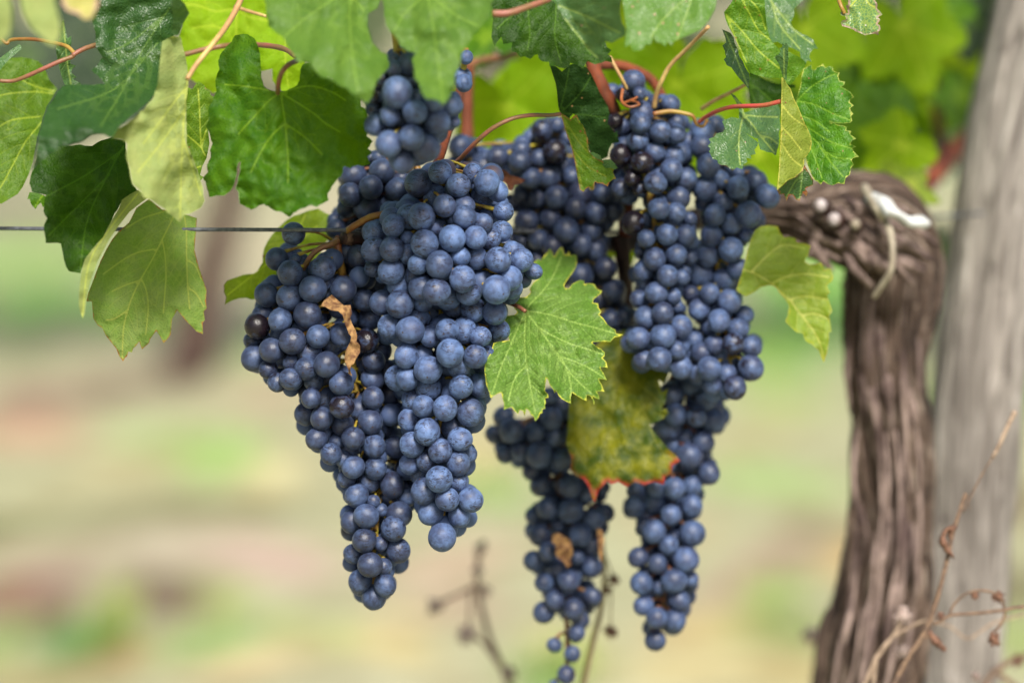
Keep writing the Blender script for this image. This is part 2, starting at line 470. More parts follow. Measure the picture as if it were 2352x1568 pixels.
# ------------------------------------------------------------------ leaf shapes
def pip(x, y, poly):
    n = len(poly); c = False; j = n - 1
    for i in range(n):
        xi, yi = poly[i]; xj, yj = poly[j]
        if (yi > y) != (yj > y) and x < (xj - xi) * (y - yi) / (yj - yi) + xi: c = not c
        j = i
    return c
def seg_dist(P, a, b):
    a = np.array(a); b = np.array(b); ab = b - a
    t = np.clip(((P - a) @ ab) / (ab @ ab + 1e-9), 0, 1)
    return np.linalg.norm(P - (a + t[:, None] * ab), axis=1)
def resample(line, step):
    out = [line[0]]
    for a, b in zip(line, line[1:]):
        L = math.hypot(b[0] - a[0], b[1] - a[1]); k = max(1, int(L / step))
        for i in range(1, k + 1):
            out.append((a[0] + (b[0] - a[0]) * i / k, a[1] + (b[1] - a[1]) * i / k))
    return out
def side_veins(main, poly, rnd, gap=34, ang=46):
    res = []
    L = resample([tuple(p) for p in crom(main, 4)], 4)
    n = len(L); k = int(gap / 4 * .7); sgn = 1
    while k < n - 3:
        a = L[k]; b = L[min(k + 2, n - 1)]
        th = math.atan2(b[1] - a[1], b[0] - a[0]) + sgn * R(ang + rnd.uniform(-6, 6))
        ln = min((n - k) * 4 * .62, 105) * rnd.uniform(.75, 1.1)
        p = a; line = [a]
        for s in range(int(ln / 6)):
            th -= sgn * R(1.6)
            p = (p[0] + math.cos(th) * 6, p[1] + math.sin(th) * 6)
            if not pip(p[0], p[1], poly): break
            line.append(p)
        if len(line) > 2: res.append(line)
        sgn = -sgn
        k += int(gap / 8 * rnd.uniform(.8, 1.25))
    return res
def leaf_patch(poly, depth, veins=(), step=7, teeth=0.0, pucker=.0009, side_gap=34, sides=True, und=.005, useed=0, vein_h=1, uvo=(0, 0)):
    """one blade surface: outline and veins in photo px, depth(x, y) in metres. returns verts, faces, attribute lists"""
    rnd = random.Random(useed + 1)
    out = resample(poly + [poly[0]], max(5, step * .9))[:-1]
    if teeth:
        m = len(out); cx = sum(p[0] for p in out) / m; cy = sum(p[1] for p in out) / m
        o2 = []
        for i, p in enumerate(out):
            r = math.hypot(p[0] - cx, p[1] - cy) + 1e-6
            k = teeth * (((i * 1.0) % 4) / 3 - .4) * rnd.uniform(.5, 1.3)
            o2.append((p[0] + (p[0] - cx) / r * k, p[1] + (p[1] - cy) / r * k))
        out = o2
    mains = []
    for v in veins:
        L = resample([tuple(p) for p in crom(v, 4)], step)
        L = [p for p in L if pip(p[0], p[1], out)]
        if len(L) > 1: mains.append(L)
    smalls = []
    if sides:
        for v in veins:
            for s in side_veins(v, out, rnd, side_gap): smalls.append(resample(s, step))
    V = [Vector(p) for p in out]; E = []
    nO = len(V)
    for L in mains + smalls:
        b = len(V)
        V += [Vector(p) for p in L]
        E += [(b + i, b + i + 1) for i in range(len(L) - 1)]
    fixed = np.array([(v.x, v.y) for v in V])
    xs = [p[0] for p in out]; ys = [p[1] for p in out]
    y = min(ys); row = 0
    while y < max(ys):
        x = min(xs) + (step / 2 if row % 2 else 0)
        while x < max(xs):
            px, py = x + rnd.uniform(-.2, .2) * step, y + rnd.uniform(-.2, .2) * step
            if pip(px, py, out):
                if np.min(np.abs(fixed[:, 0] - px) + np.abs(fixed[:, 1] - py)) > step * .75: V.append(Vector((px, py)))
            x += step
        y += step * .87; row += 1
    r = delaunay_2d_cdt(V, E, [list(range(nO))], 1, 1e-4)
    v2, f2 = r[0], r[2]
    P = np.array([(v.x, v.y) for v in v2])
    def dist(Ls):
        d = np.full(len(P), 99.0)
        for L in Ls:
            for a, b in zip(L, L[1:]): d = np.minimum(d, seg_dist(P, a, b))
        return d
    dm, ds = dist(mains), dist(smalls)
    de = dist([out + [out[0]]])
    both = np.minimum(dm, ds)
    vs = []
    for i, (x, y) in enumerate(P):
        d = depth(x, y) + und * noise.noise(Vector((x / 90, y / 90, useed))) + und * .35 * noise.noise(Vector((x / 28, y / 28, useed + 9)))
        d -= vein_h * pucker * (1 - math.exp(-both[i] / 7))
        d += und * .5 * math.exp(-de[i] / 10) * noise.noise(Vector((x / 17, y / 17, useed + 4)))
        vs.append(W(x, y, d))
    # orient towards the camera (camera looks along +Y mostly)
    fs = []
    for f in f2:
        a, b, c = vs[f[0]], vs[f[1]], vs[f[2]]
        nrm = (b - a).cross(c - a)
        fs.append(tuple(f) if nrm.dot(CL - a) > 0 else tuple(reversed(f)))
    uv = [((x + uvo[0]) / 60, (y + uvo[1]) / 60) for x, y in P]
    return vs, fs, dm, ds, de, uv
def leaf_mesh(name, patches):
    vs, fs, dm, ds, de, uv = [], [], [], [], [], []
    for p in patches:
        b = len(vs)
        vs += p[0]; fs += [tuple(i + b for i in f) for f in p[1]]
        dm += list(p[2]); ds += list(p[3]); de += list(p[4]); uv += p[5]
    me = mesh_from(name, vs, fs)
    at = me.attributes.new('vd', 'FLOAT_VECTOR', 'POINT')
    at.data.foreach_set('vector', [float(t) for i in range(len(vs)) for t in (dm[i], ds[i], de[i])])
    ul = me.uv_layers.new(name='UVMap')
    ul.data.foreach_set('uv', [t for l in me.loops for t in uv[l.vertex_index]])
    return me
def plane(xc, yc, d0, gx=0, gy=0, cx=0, cy=0, cxy=0):
    return lambda x, y: d0 + gx * (x - xc) / 100 + gy * (y - yc) / 100 + cx * ((x - xc) / 100) ** 2 + cy * ((y - yc) / 100) ** 2 + cxy * (x - xc) * (y - yc) / 1e4
def vine_leaf(label, patches, mats, petiole=None, group=None, base=None):
    """patches: list of dict(poly, depth, veins, ...) sharing one material each"""
    p0 = patches[0]['poly'][0]
    root = empty('vine_leaf', W(*(base or (p0[0], p0[1], patches[0]['depth'](*p0)))))
    tag(root, label, 'leaf', group)
    by = {}
    for p, m in zip(patches, mats):
        by.setdefault(m.name, (m, []))[1].append(leaf_patch(**p))
    for m, pl in by.values():
        link('leaf_blade', leaf_mesh('leaf_blade', pl), m, root)
    if petiole:
        P3, r0, r1, pm = petiole
        MB().stem(P3, r0, r1, 8).build('leaf_stalk', pm, root)
    return root

# ------------------------------------------------------------------ grape bunches
def berry_mesh(k):
    bm = bmesh.new()
    bmesh.ops.create_uvsphere(bm, u_segments=36, v_segments=24, radius=1)
    rnd = random.Random(k)
    sx, sy, sz = rnd.uniform(.97, 1.03), rnd.uniform(.97, 1.03), rnd.uniform(.98, 1.06)
    for v in bm.verts:
        c = v.co.copy()
        q = 1 + .018 * noise.noise(c * 1.2 + Vector((k * 5, 0, 0)))
        if c.z > .9: q -= (c.z - .9) * .25          # dimple where the stalk joins
        if c.z < -.985: q += .012                   # tip
        v.co = Vector((c.x * sx, c.y * sy, c.z * sz)) * q
    me = bpy.data.meshes.new('grape')
    bm.to_mesh(me); bm.free()
    me.polygons.foreach_set('use_smooth', [True] * len(me.polygons))
    me.materials.append(M_GRAPE)
    return me
BERRIES = [berry_mesh(k) for k in range(6)]

def bunch(label, data, d0, rachis, bloom_shade=1.0, depth_k=.85, bloom=.95, axis_extra=0.0, stalkmat=None, seed=0, fill=True, rub=.7, tint=.35, peduncle=None, dshift=None):
    """data: {view: 'x,y,r,layer[,bloom]; ...'}"""
    rnd = random.Random(seed)
    G = []
    for view, s in data.items():
        view = view.strip('_')
        for it in s.split(';'):
            it = it.strip()
            if not it: continue
            q = [float(t) for t in it.split(',')]
            x, y = cv(view, q[0], q[1])
            G.append([x, y, cvr(view, q[2]) * 1.04, int(q[3]), q[4] if len(q) > 4 else None])
    X = np.array([g[:3] for g in G])
    def width(y):
        w = np.exp(-((X[:, 1] - y) / 45) ** 2)
        m = w > .15
        if m.sum() < 2: return float(np.mean(X[:, 0])), 30.0
        lo = np.min(X[m, 0] - X[m, 2] * .5); hi = np.max(X[m, 0] + X[m, 2] * .5)
        return (lo + hi) / 2, max(26, (hi - lo) / 2)
    W_all = [width(g[1])[1] for g in G]
    wmax = max(W_all) * d0 / F * .75
    d_ax = d0 + wmax + axis_extra
    G.sort(key=lambda g: (g[3], g[1]))
    placed = []
    for g in G:
        x, y, r, L, bl = g
        cx, w = width(y)
        wm = w * d_ax / F
        dx = (x - cx) / w
        d = d_ax - wm * depth_k * math.sqrt(max(0, 1 - min(1, dx * dx))) + rnd.uniform(-.0015, .0015) + L * .003
        if dshift: d += dshift(x, y)
        rm = r * d / F
        for (px, py, pr, pd, pl) in placed:
            D = math.hypot(px - x, py - y) * d / F
            S = (rm + pr) * .90
            if D < S:
                need = math.sqrt(S * S - D * D)
                if L > pl:
                    d = max(d, pd + need)
                elif abs(d - pd) < need:
                    d = pd + need if d >= pd else max(pd - need, d - .004)
        d = min(d, d_ax + wm * .9 + .01)
        rm = r * d / F
        placed.append((x, y, rm, d, L))
        g += [d, rm]
    root = empty('grape_bunch', W(rachis[0][0], rachis[0][1], d_ax - .005))
    tag(root, label, 'grape bunch', 'bunches of ripe blue grapes hanging on the vine')
    rp = [W(x, y, d_ax + (dshift(x, y) if dshift else 0)) for x, y in [tuple(p) for p in crom(rachis, 6)]]
    cnt = 0
    def put(c, rm, bl, k):
        o = bpy.data.objects.new('grape', BERRIES[k % 6])
        COL.objects.link(o)
        near = min(rp, key=lambda q: (q - c).length)
        ax = (near + Vector((0, 0, .01)) - c)
        if ax.length < .004: ax = Vector((0, 0, 1))
        ax = ax.normalized() + Vector((rnd.uniform(-.5, .5), rnd.uniform(-.2, .9), rnd.uniform(-.1, .6)))
        q = ax.normalized().to_track_quat('Z', 'Y')
        o.rotation_mode = 'QUATERNION'
        o.rotation_quaternion = q
        o.location = c; o.scale = (rm * rnd.uniform(.94, 1.04), rm * rnd.uniform(.94, 1.04), rm * rnd.uniform(.95, 1.07))
        o.color = (bl, min(1, max(0, tint + rnd.uniform(-.35, .35))), rub * rnd.choice((0.2, .7, 1, 1.1)), bloom_shade * rnd.choice((.62, .85, .95, 1, 1.05, 1.1)))  # alpha: bloom thickness, thinned per bunch to put shade into its colour
        o.parent = root; o.matrix_parent_inverse = Matrix.Translation(-root.location)
        return near, q
    mb = MB()
    npt = len(rp)
    mb.tube(rp, [.0022 - .0013 * i / (npt - 1) for i in range(npt)], 8)
    done = []
    k = 0
    for g in G:
        c = W(g[0], g[1], g[5])
        bl = g[4] if g[4] is not None else min(1.0, bloom + rnd.uniform(-.14, .05))
        near, q = put(c, g[6], bl, k); k += 1; cnt += 1
        done.append((c, g[6]))
        top = c + (q @ Vector((0, 0, 1))) * g[6] * .93
        j = min(range(npt), key=lambda i: (rp[i] - top).length + max(0, top.z - rp[i].z) * 0.6)
        a = rp[j]
        mid = (a + top) / 2 + Vector((0, 0, .002))
        if (a - top).length < .05:
            mb.tube([Vector(p) for p in crom([a, mid, top], 3)], [.0011, .001, .0009, .0008, .0008, .0010, .0014], 5)
        else:
            mb.tube([mid, top], [.0008, .0012], 5)
    extra = MB()
    if fill:
        cand = []
        for g in G:
            for z in (2 * d_ax - g[5], g[5] + 2.0 * g[6], d_ax):
                cx, w = width(g[1])
                x = cx + (g[0] - cx) * .82 + rnd.uniform(-6, 6); y = g[1] + rnd.uniform(-8, 8)
                if sum(1 for h in G if math.hypot(h[0] - x, h[1] - y) < h[2] * 2.35) >= 4:
                    cand.append((W(x, y, z + (.001 if z > g[5] else .016)), g[6] * .93))
            for q in range(34):
                a = rnd.uniform(0, 6.28); rr = g[2] * rnd.uniform(.2, 1.1)
                x = g[0] + math.cos(a) * rr; y = g[1] + math.sin(a) * rr
                cx, w = width(y)
                x = cx + (x - cx) * .86
                near = [h[5] for h in G if math.hypot(h[0] - x, h[1] - y) < h[2] * 1.5]
                inn = sum(1 for h in G if math.hypot(h[0] - x, h[1] - y) < h[2] * 2.35)
                if near and inn >= 4: cand.append((W(x, y, max(near) + g[6] * rnd.uniform(1.1, 5.0)), g[6] * rnd.uniform(.85, .95)))
        rnd.shuffle(cand)
        nvis = len(done)
        for c, rm in cand:
            if all((c - p).length > (rm + pr) * (.86 if q_ < nvis else .68) for q_, (p, pr) in enumerate(done)):
                done.append((c, rm))
                if cnt < 100:
                    put(c, rm, bloom, k); k += 1; cnt += 1
                else:
                    extra.blob(c, rm, .02, k, sub=3)
    if extra.v:
        o = extra.build('grapes', M_GRAPE, root); o['kind'] = 'stuff'; o.color = (1, .4, .3, 1)
    mb.build('bunch_stalk', stalkmat or M_STALK, root)
    if peduncle:
        P3, r0, r1, pm = peduncle
        MB().stem(P3, r0, r1, 8, knob=.2).build('main_stalk', pm, root)
    return root

# central front bunch (in focus)
bunch('largest sharp pale blue grape bunch in the middle front, its lone lowest grape hanging free', {
 'a': '975,605,145,0;1203,495,120,0;1395,630,123,0;1690,605,135,0;1540,510,105,1;1650,735,130,1;1800,690,110,1;1250,845,123,0;1160,755,130,1;1460,840,105,1;'
      '1010,960,140,0;880,960,130,1;690,975,115,2;715,1052,117,1;510,1125,118,1;510,1305,128,1;700,1300,133,0;870,1345,105,2;1040,1240,135,0;1330,1185,138,0;'
      '1455,965,123,0;1650,1030,105,1;1735,945,115,2;1865,905,110,2;1850,1110,112,2;1730,1185,112,1;1575,1175,120,1;1580,1390,120,1;1415,1375,105,1;1195,1460,140,0;'
      '975,1455,110,1;1810,1410,140,0;2050,1410,125,1;1960,1310,95,2;2180,1530,90,1;690,1530,130,1;500,1500,85,2;860,1180,70,3;1150,1080,90,3',
 '6': '1320,520,68,2;1215,595,80,2;1095,715,82,1;1220,725,95,0;1375,615,90,1;1475,640,92,0;1655,550,90,0;1700,650,85,1;1555,680,92,1;1590,740,70,2;1890,625,95,0;'
      '1985,545,85,1;1990,610,76,1;1380,700,78,2;1730,760,88,2;1880,785,85,1;1840,870,72,2;1910,910,76,1,.62;1150,880,85,1;1290,905,100,0,.92;1350,830,80,2,.6;'
      '1430,950,75,1;1548,908,82,0;1665,910,90,1;1780,950,72,1;1568,1065,97,0;1745,1090,80,0;1810,1095,85,1;1265,1085,83,0,.7;1415,1180,95,0,.86;1270,1245,80,0;'
      '1205,1240,90,1;1630,1150,85,1;1420,1310,92,1;1645,1300,80,0;1780,1290,85,1;1305,1392,72,1;1380,1435,75,0;1535,1450,85,0,.8;1710,1480,92,0;1740,1440,80,1;1285,1530,76,1;1680,1210,60,2',
 '9': '1060,45,92,0;1290,98,85,0;955,135,85,0;1150,178,82,0,.62;940,270,75,1;1060,250,78,1;1275,262,86,0;1345,200,62,2;1143,375,90,0,.85;1015,340,70,2;1280,390,65,1;'
      '1040,460,88,1;1200,515,85,0;1363,520,87,0;1085,605,85,1;1285,630,75,2;1165,780,100,0;1240,20,80,1'},
 1.553, [(1003, 372), (985, 480), (1000, 600), (1008, 720), (1014, 850), (1012, 980), (1018, 1100), (1020, 1215)], seed=1, bloom_shade=1.08, bloom=1.0, tint=.4, rub=.9,
 peduncle=([(1062, 190, 1.66), (1020, 330, 1.6), (1005, 372, 1.585), (960, 455, 1.60)], .0026, .0024, M_CANE))

# left front bunch
bunch('dark blue grape bunch on the left front, shouldered, holding a curled dry leaf', {
 '6': '478,235,80,0;360,410,80,0;455,512,88,0,.85;685,478,85,1;290,660,82,1;450,680,90,0,.9;612,622,95,0;490,415,40,2;825,625,92,0,.86;970,695,78,1;710,640,60,2;700,580,50,2;'
      '385,837,85,0;575,800,92,0;265,800,75,2;225,882,87,0,.35;470,985,92,0;323,1047,85,0;205,1103,88,1;190,980,60,2;648,950,85,0;810,940,80,1;990,980,85,0,.45;1010,825,80,1;'
      '920,830,70,2;590,1060,80,1;745,1000,65,2;710,1145,90,0;390,1100,70,2;460,1130,60,2;565,1175,78,1;455,1245,75,0;300,1180,65,1,.6;365,1270,68,1,.6;808,1275,85,0,.75;1035,1120,80,1;'
      '620,1260,70,2;700,1270,70,2;695,1390,88,1;600,1380,70,1;575,1340,65,2;815,1437,82,0,.5;1032,1378,80,0,.8;1030,1245,80,2;930,1460,80,2;1150,1350,80,3;1130,1200,85,2;565,1490,78,1;'
      '675,1520,78,0,.7;820,1565,75,1;1012,1545,88,0,.8;1200,1490,80,2;930,400,82,3;850,370,70,3;1060,570,80,3;850,760,70,3;1080,1050,80,3',
 '9': '290,95,75,1;325,55,70,1;425,120,55,1;390,200,75,0;545,90,80,0;690,145,82,0,.75;510,165,80,2;480,235,60,2;840,150,80,2;545,290,78,0;700,300,75,0,.85;500,370,65,1;650,400,75,1;'
      '815,415,88,0;570,490,80,1;910,300,72,2;920,500,70,1;685,530,45,2;790,500,50,3;865,620,88,1;635,632,82,0;540,670,80,1;825,720,85,0;740,590,45,3;622,803,85,0,.85;857,870,85,1;'
      '735,825,50,2;550,895,70,1;663,972,83,0;755,985,60,1;590,1085,80,1;767,1113,77,0;690,1200,80,1'},
 1.572, [(776, 560), (790, 640), (806, 760), (820, 900), (850, 1050), (868, 1150), (862, 1250), (858, 1340)], seed=2, bloom_shade=0.6, dshift=lambda x, y: .004 + .022 * max(0, min(1, (x - 780) / 150)) * (1 if y < 1050 else max(0, 1 - (y - 1050) / 120)), bloom=.92, tint=.25, rub=.8,
 peduncle=([(778, 545, 1.60), (776, 570, 1.597), (784, 620, 1.60), (790, 650, 1.61)], .0024, .0024, M_YEL))

# top blurred bunch
bunch('small blurred grape bunch at the top centre tucked between the two pale front leaves', {
 '2': '1200,645,105,0;1180,480,60,1;1175,420,50,2;1325,780,88,0;1155,800,75,1;1050,870,80,2;1455,700,85,1;1480,850,88,1;1300,960,86,0;1140,1005,90,0;1400,1030,104,1;1235,1120,88,1;'
      '1565,740,72,1;1600,740,60,2;1280,450,80,2;1270,350,60,2;1050,660,70,3,.5;1090,560,60,3,.5;1310,560,80,3,.6;1420,600,70,3;1600,850,40,2;1040,760,60,3,.6;1350,680,60,3'},
 1.492, [(905, 60), (915, 150), (922, 250), (925, 350)], seed=3, bloom_shade=0.8, bloom=.95, tint=.7, rub=.3)

bunch('grape bunch half hidden behind the big dark green leaf, above the wire', {
 'a': '595,480,128,0;480,652,120,0;265,730,125,1;760,680,132,1;440,865,142,1,.9;300,530,130,2;680,850,110,2;350,400,90,3,.6;230,870,100,2;560,340,80,2;260,990,110,2;120,1090,110,2;'
      '330,1350,100,2;430,1420,90,3;200,1300,90,3;560,1050,90,3;100,1000,80,3;430,550,80,3;930,860,80,3;800,560,80,3'},
 1.618, [(900, 330), (880, 420), (850, 500), (850, 560)], seed=4, bloom_shade=0.5, bloom=.93, tint=.2, rub=.5, stalkmat=M_STALKR)

bunch('two blurred grapes beside a reddish cane, right of the small top bunch', {
 '2': '1665,580,60,0;1650,540,70,1;1680,400,48,0'}, 1.60, [(1068, 110), (1064, 170), (1060, 210)], seed=41, bloom=.9, tint=.3, fill=False)

# back centre bunch
bunch('dark blurred grape bunch in the shade behind the centre, partly bare black grapes', {
 'd': '245,490,122,0;195,690,110,1;480,700,115,1;430,640,80,2;630,600,112,1;875,520,100,1;860,640,115,1;1090,320,115,0,.55;1070,430,100,1,.5;1250,260,85,1;1230,540,120,0,.45;1060,610,90,2;'
      '985,820,110,1;1160,800,130,1,.8;950,650,80,2;1240,1020,125,0,.72;1050,1030,100,2;770,1080,100,2;930,1270,130,1;1180,1240,110,1;1440,1135,115,0,.75;1345,1360,132,0,.8;1500,970,115,1;'
      '1720,970,100,1;1650,1180,115,0,.75;1880,980,100,1;1840,1160,110,1;1600,1370,115,2;1500,1510,112,0,.8;1060,1460,110,1;1200,1530,110,1;740,1470,100,2;870,1000,80,2;1400,800,100,2;'
      '1480,680,100,3;1750,800,100,3;1320,680,90,3;880,1490,90,2;1700,1490,100,3;1350,400,80,3;1900,700,100,3;1950,850,90,3',
 '7': '390,230,60,2;390,100,60,2;760,160,70,2;820,270,70,1;660,320,80,2;870,410,75,1;780,470,70,2;850,590,65,1;935,580,60,1;700,230,60,3;610,230,60,3;840,860,65,1;790,760,70,2;'
      '500,330,80,3;860,700,70,2;720,560,80,3;950,690,60,3'},
 1.662, [(1300, 250), (1280, 380), (1290, 520), (1340, 650), (1390, 800)], seed=5, bloom_shade=0.45, bloom=.92, tint=.15, rub=.5, depth_k=.5)

# right column bunch
bunch('long narrow grape bunch right of centre hanging under the bright red-brown cane', {
 'b': '480,325,118,0;540,455,68,0;368,470,72,0,.4;255,430,80,2;290,745,85,0,.3;360,800,90,1;570,650,120,1;553,765,115,0;525,955,110,0,.6;760,850,117,0;930,880,105,1;930,760,95,1;'
      '865,560,90,1;700,550,80,2;700,1070,105,1;350,1100,120,0,.35;570,1175,115,0,.4;900,1120,115,1;980,1090,110,2;875,1255,120,0;1030,1350,113,1;710,1390,120,0,.6;470,1340,90,1,.35;'
      '550,1450,90,2,.5;800,740,90,2;450,1200,100,2,.5',
 'c': '530,385,120,0,.7;725,430,110,0;230,545,130,0,.35;620,680,118,0;385,725,105,0;835,690,118,0;480,960,130,0;730,910,120,0;630,1150,120,0;350,1090,115,1;790,1160,90,1;500,1345,130,0;'
      '690,1380,90,1;310,880,60,2;750,260,130,1;880,500,80,2;880,930,90,2;300,1410,100,2,.8;350,1230,90,2;570,1575,125,0;740,1500,70,2;360,500,90,3;100,150,110,2,.6',
 '7': '1070,580,72,1;1025,710,72,0;1180,695,78,1;1290,640,72,1;975,740,60,2;1155,840,75,0;1265,785,60,1;1060,850,65,2;1290,890,70,1'},
 1.640, [(1462, 262), (1470, 360), (1495, 470), (1510, 570), (1508, 700), (1512, 820)], seed=6, bloom_shade=0.66, bloom=.88, tint=.45, rub=.5)

bunch('grape bunch on the far right beside the yellow-green leaf, thin tail of bare grapes', {
 'b': '1340,790,100,2;1205,870,120,1;1200,1010,120,1;1260,1210,120,0;1380,1360,105,1;1500,1250,80,2;1580,1280,60,2;1220,1450,130,0;1570,1435,115,0;1760,1375,115,1;1880,1530,125,0;1060,950,90,2',
 'c': '1040,310,100,2;1270,320,100,1;1170,455,120,0;1360,560,125,0,.85;1550,450,150,0;1380,440,100,2;1525,690,85,1;1610,700,52,2;1130,690,125,0;1350,850,145,0,.9;1080,930,130,1;1445,1075,130,0;'
      '1000,1130,140,2;1270,1190,130,2;1110,1345,110,0;890,1350,100,1;1330,1440,140,1;990,1530,122,1',
 '7': '1530,600,70,0;1690,560,60,2;1650,650,65,1;1500,750,62,1,.7;1620,745,65,0,.5;1730,760,68,1,.7;1375,720,60,2;1470,900,75,0,.75;1580,930,60,1;1730,895,78,0,.65;1630,1020,72,0,.6;'
      '1400,930,65,2;1490,1000,60,2;1420,800,65,2;1370,830,60,3'},
 1.655, [(1640, 270), (1640, 400), (1640, 520), (1650, 640), (1665, 740), (1680, 870)], seed=7, bloom_shade=0.82, bloom=.96, tint=.6, rub=.4)

bunch('lowest blurred grape bunch, right of centre, trailing off the bottom edge', {
 '7': '230,1290,78,0;120,1310,55,1;180,1200,65,2;400,1440,82,0;190,1430,62,1;280,1420,60,1;380,1310,58,1,.8;480,1220,75,1;555,1470,72,0;500,1340,62,2,.8;590,1320,60,2;350,1540,50,1;540,1110,75,2;'
      '460,1080,60,2;590,1180,60,3;620,1080,60,3;700,1200,70,3;700,1350,70,3',
 '10': '385,140,65,1;440,240,72,0;640,245,80,0;750,300,60,1;400,440,60,1;490,390,72,0;645,405,85,0;875,420,60,1;800,460,75,0;435,570,75,0;710,570,80,0;780,640,65,1;490,680,68,0;395,745,68,0;'
      '690,720,48,0;785,785,72,0;560,800,60,1;465,890,65,0;630,880,70,0;535,1005,68,0;790,985,68,0,.7;465,1090,75,0;665,1070,72,0;710,1140,65,1;685,1230,55,1;535,1310,52,0;655,1370,58,0;'
      '615,1510,62,0,.6;530,1575,32,1;740,1060,50,2;860,250,50,2;760,200,70,2;560,500,50,3;600,960,40,2'},
 1.705, [(1270, 900), (1290, 1000), (1285, 1120), (1290, 1250), (1300, 1400), (1302, 1500), (1300, 1560)], seed=8, bloom_shade=0.62, bloom=.92, tint=.3, rub=.3, stalkmat=M_STALKR)

bunch('blurred grape bunch with a tapered tip hanging right of the red-edged leaf', {
 '7': '1230,1060,75,1;1350,1010,65,1;1260,1190,72,0,.85;1385,1200,65,0,.6;1490,1225,75,1;1440,1100,70,1,.8;1220,1275,75,1;1330,1330,60,2;1430,1360,70,2;1240,1380,55,2;1345,1450,80,0;'
      '1465,1540,60,1;1320,930,60,2;1150,1180,60,3;1500,1130,60,2',
 '10': '1440,80,80,0;1575,155,75,0;1460,240,70,1;1345,255,72,0;1530,30,60,2;1225,245,70,1;1075,375,70,0;1205,350,75,1;1320,435,72,0;1460,375,75,0;1205,545,80,0;1465,560,88,0;1140,500,50,2;'
      '1305,640,65,1;1100,720,68,0;1230,765,65,0;1420,735,85,0;1340,880,85,0;1450,865,55,1;1120,895,78,0;1375,1010,75,0;1135,1045,68,1;1225,1130,72,0;1345,1145,78,0;1215,1280,70,0,.75;'
      '1080,270,60,2;1330,130,70,2;1240,920,50,2;1150,440,60,3;1240,130,60,2'},
 1.69, [(1540, 870), (1550, 1000), (1545, 1130), (1530, 1250), (1525, 1380), (1505, 1460)], seed=9, bloom_shade=0.76, bloom=.95, tint=.5, rub=.3, stalkmat=M_STALKR)

# ------------------------------------------------------------------ traced leaves
LM = leaf_material
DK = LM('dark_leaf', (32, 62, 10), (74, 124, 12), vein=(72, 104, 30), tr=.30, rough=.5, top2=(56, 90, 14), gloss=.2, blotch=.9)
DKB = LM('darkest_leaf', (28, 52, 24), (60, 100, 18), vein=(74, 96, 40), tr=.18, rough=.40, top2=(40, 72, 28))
MID = LM('mid_leaf', (34, 86, 10), (136, 180, 4), vein=(112, 142, 36), tr=.48, rough=.55, top2=(78, 124, 12), gloss=.3, blotch=1.0)
UND = LM('underside_leaf', (112, 138, 68), (126, 160, 40), vein=(160, 158, 84), tr=.40, rough=.75, top2=(136, 154, 86), blotch=.7, gloss=.25)
PALE = LM('pale_underside_leaf', (152, 170, 104), (170, 186, 70), vein=(176, 184, 92), tr=.45, rough=.7, top2=(180, 184, 112), gloss=.3)
YG = LM('yellowgreen_leaf', (120, 150, 36), (170, 200, 20), vein=(170, 176, 70), tr=.55, rough=.6, top2=(140, 160, 44), spots=.25)
BACK = LM('backlit_leaf', (124, 170, 14), (196, 224, 6), vein=(170, 190, 60), tr=.55, rough=.6, top2=(150, 186, 22), gloss=.2)  # colours raised to stand in for light shining through the blade
FRONT = LM('front_leaf', (80, 116, 44), (130, 170, 30), vein=(118, 148, 62), tr=.38, rough=.5, top2=(112, 148, 56), gloss=.3)
FRONT2 = LM('spotted_front_leaf', (84, 124, 46), (140, 176, 36), vein=(130, 156, 80), tr=.35, rough=.40, top2=(104, 144, 74), spots=.7, spotcol=(176, 140, 110))
CENT = LM('fresh_leaf', (88, 126, 44), (132, 172, 44), vein=(138, 166, 84), tr=.26, gloss=.3, rough=.52, top2=(128, 156, 80), edge=((190, 190, 70), 3.0), tert=-1.0)
RED = LM('red_edged_leaf', (44, 72, 14), (130, 136, 10), vein=(96, 100, 34), tr=.4, rough=.5, top2=(138, 138, 18), blotch=1.0, gloss=.3, edge=((150, 44, 38), 15.0), edge_y=17.4)
SPOT = LM('brown_spotted_leaf', (92, 132, 30), (140, 174, 20), vein=(140, 150, 50), tr=.5, rough=.5, spots=.7, spotcol=(170, 110, 60), edge=((168, 120, 60), 4.0))
GREY = LM('grey_green_leaf', (72, 108, 66), (120, 160, 40), vein=(140, 160, 84), tr=.35, rough=.36, top2=(90, 128, 76), spots=.12, spotcol=(160, 110, 100))
SERR = LM('serrated_leaf', (46, 98, 18), (110, 170, 10), vein=(112, 150, 44), tr=.42, rough=.5, gloss=.35, top2=(90, 146, 24), edge=((170, 180, 80), 3.0), blotch=.9, spots=.14, spotcol=(150, 110, 80))
BLIS = LM('blistered_leaf', (86, 122, 66), (110, 150, 50), vein=(170, 180, 70), tr=.25, rough=.36, top2=(110, 146, 88), edge=((160, 130, 120), 6.0), spots=.2, spotcol=(200, 190, 190), tert=3)
DARKFAR = LM('shaded_far_leaf', (26, 46, 22), (44, 74, 16), vein=(90, 120, 50), tr=.3, rough=.6)  # leaf green darkened so the colour itself carries the shade

def D(poly, depth, veins=(), **kw):
    return dict(poly=poly, depth=depth, veins=list(veins), **kw)

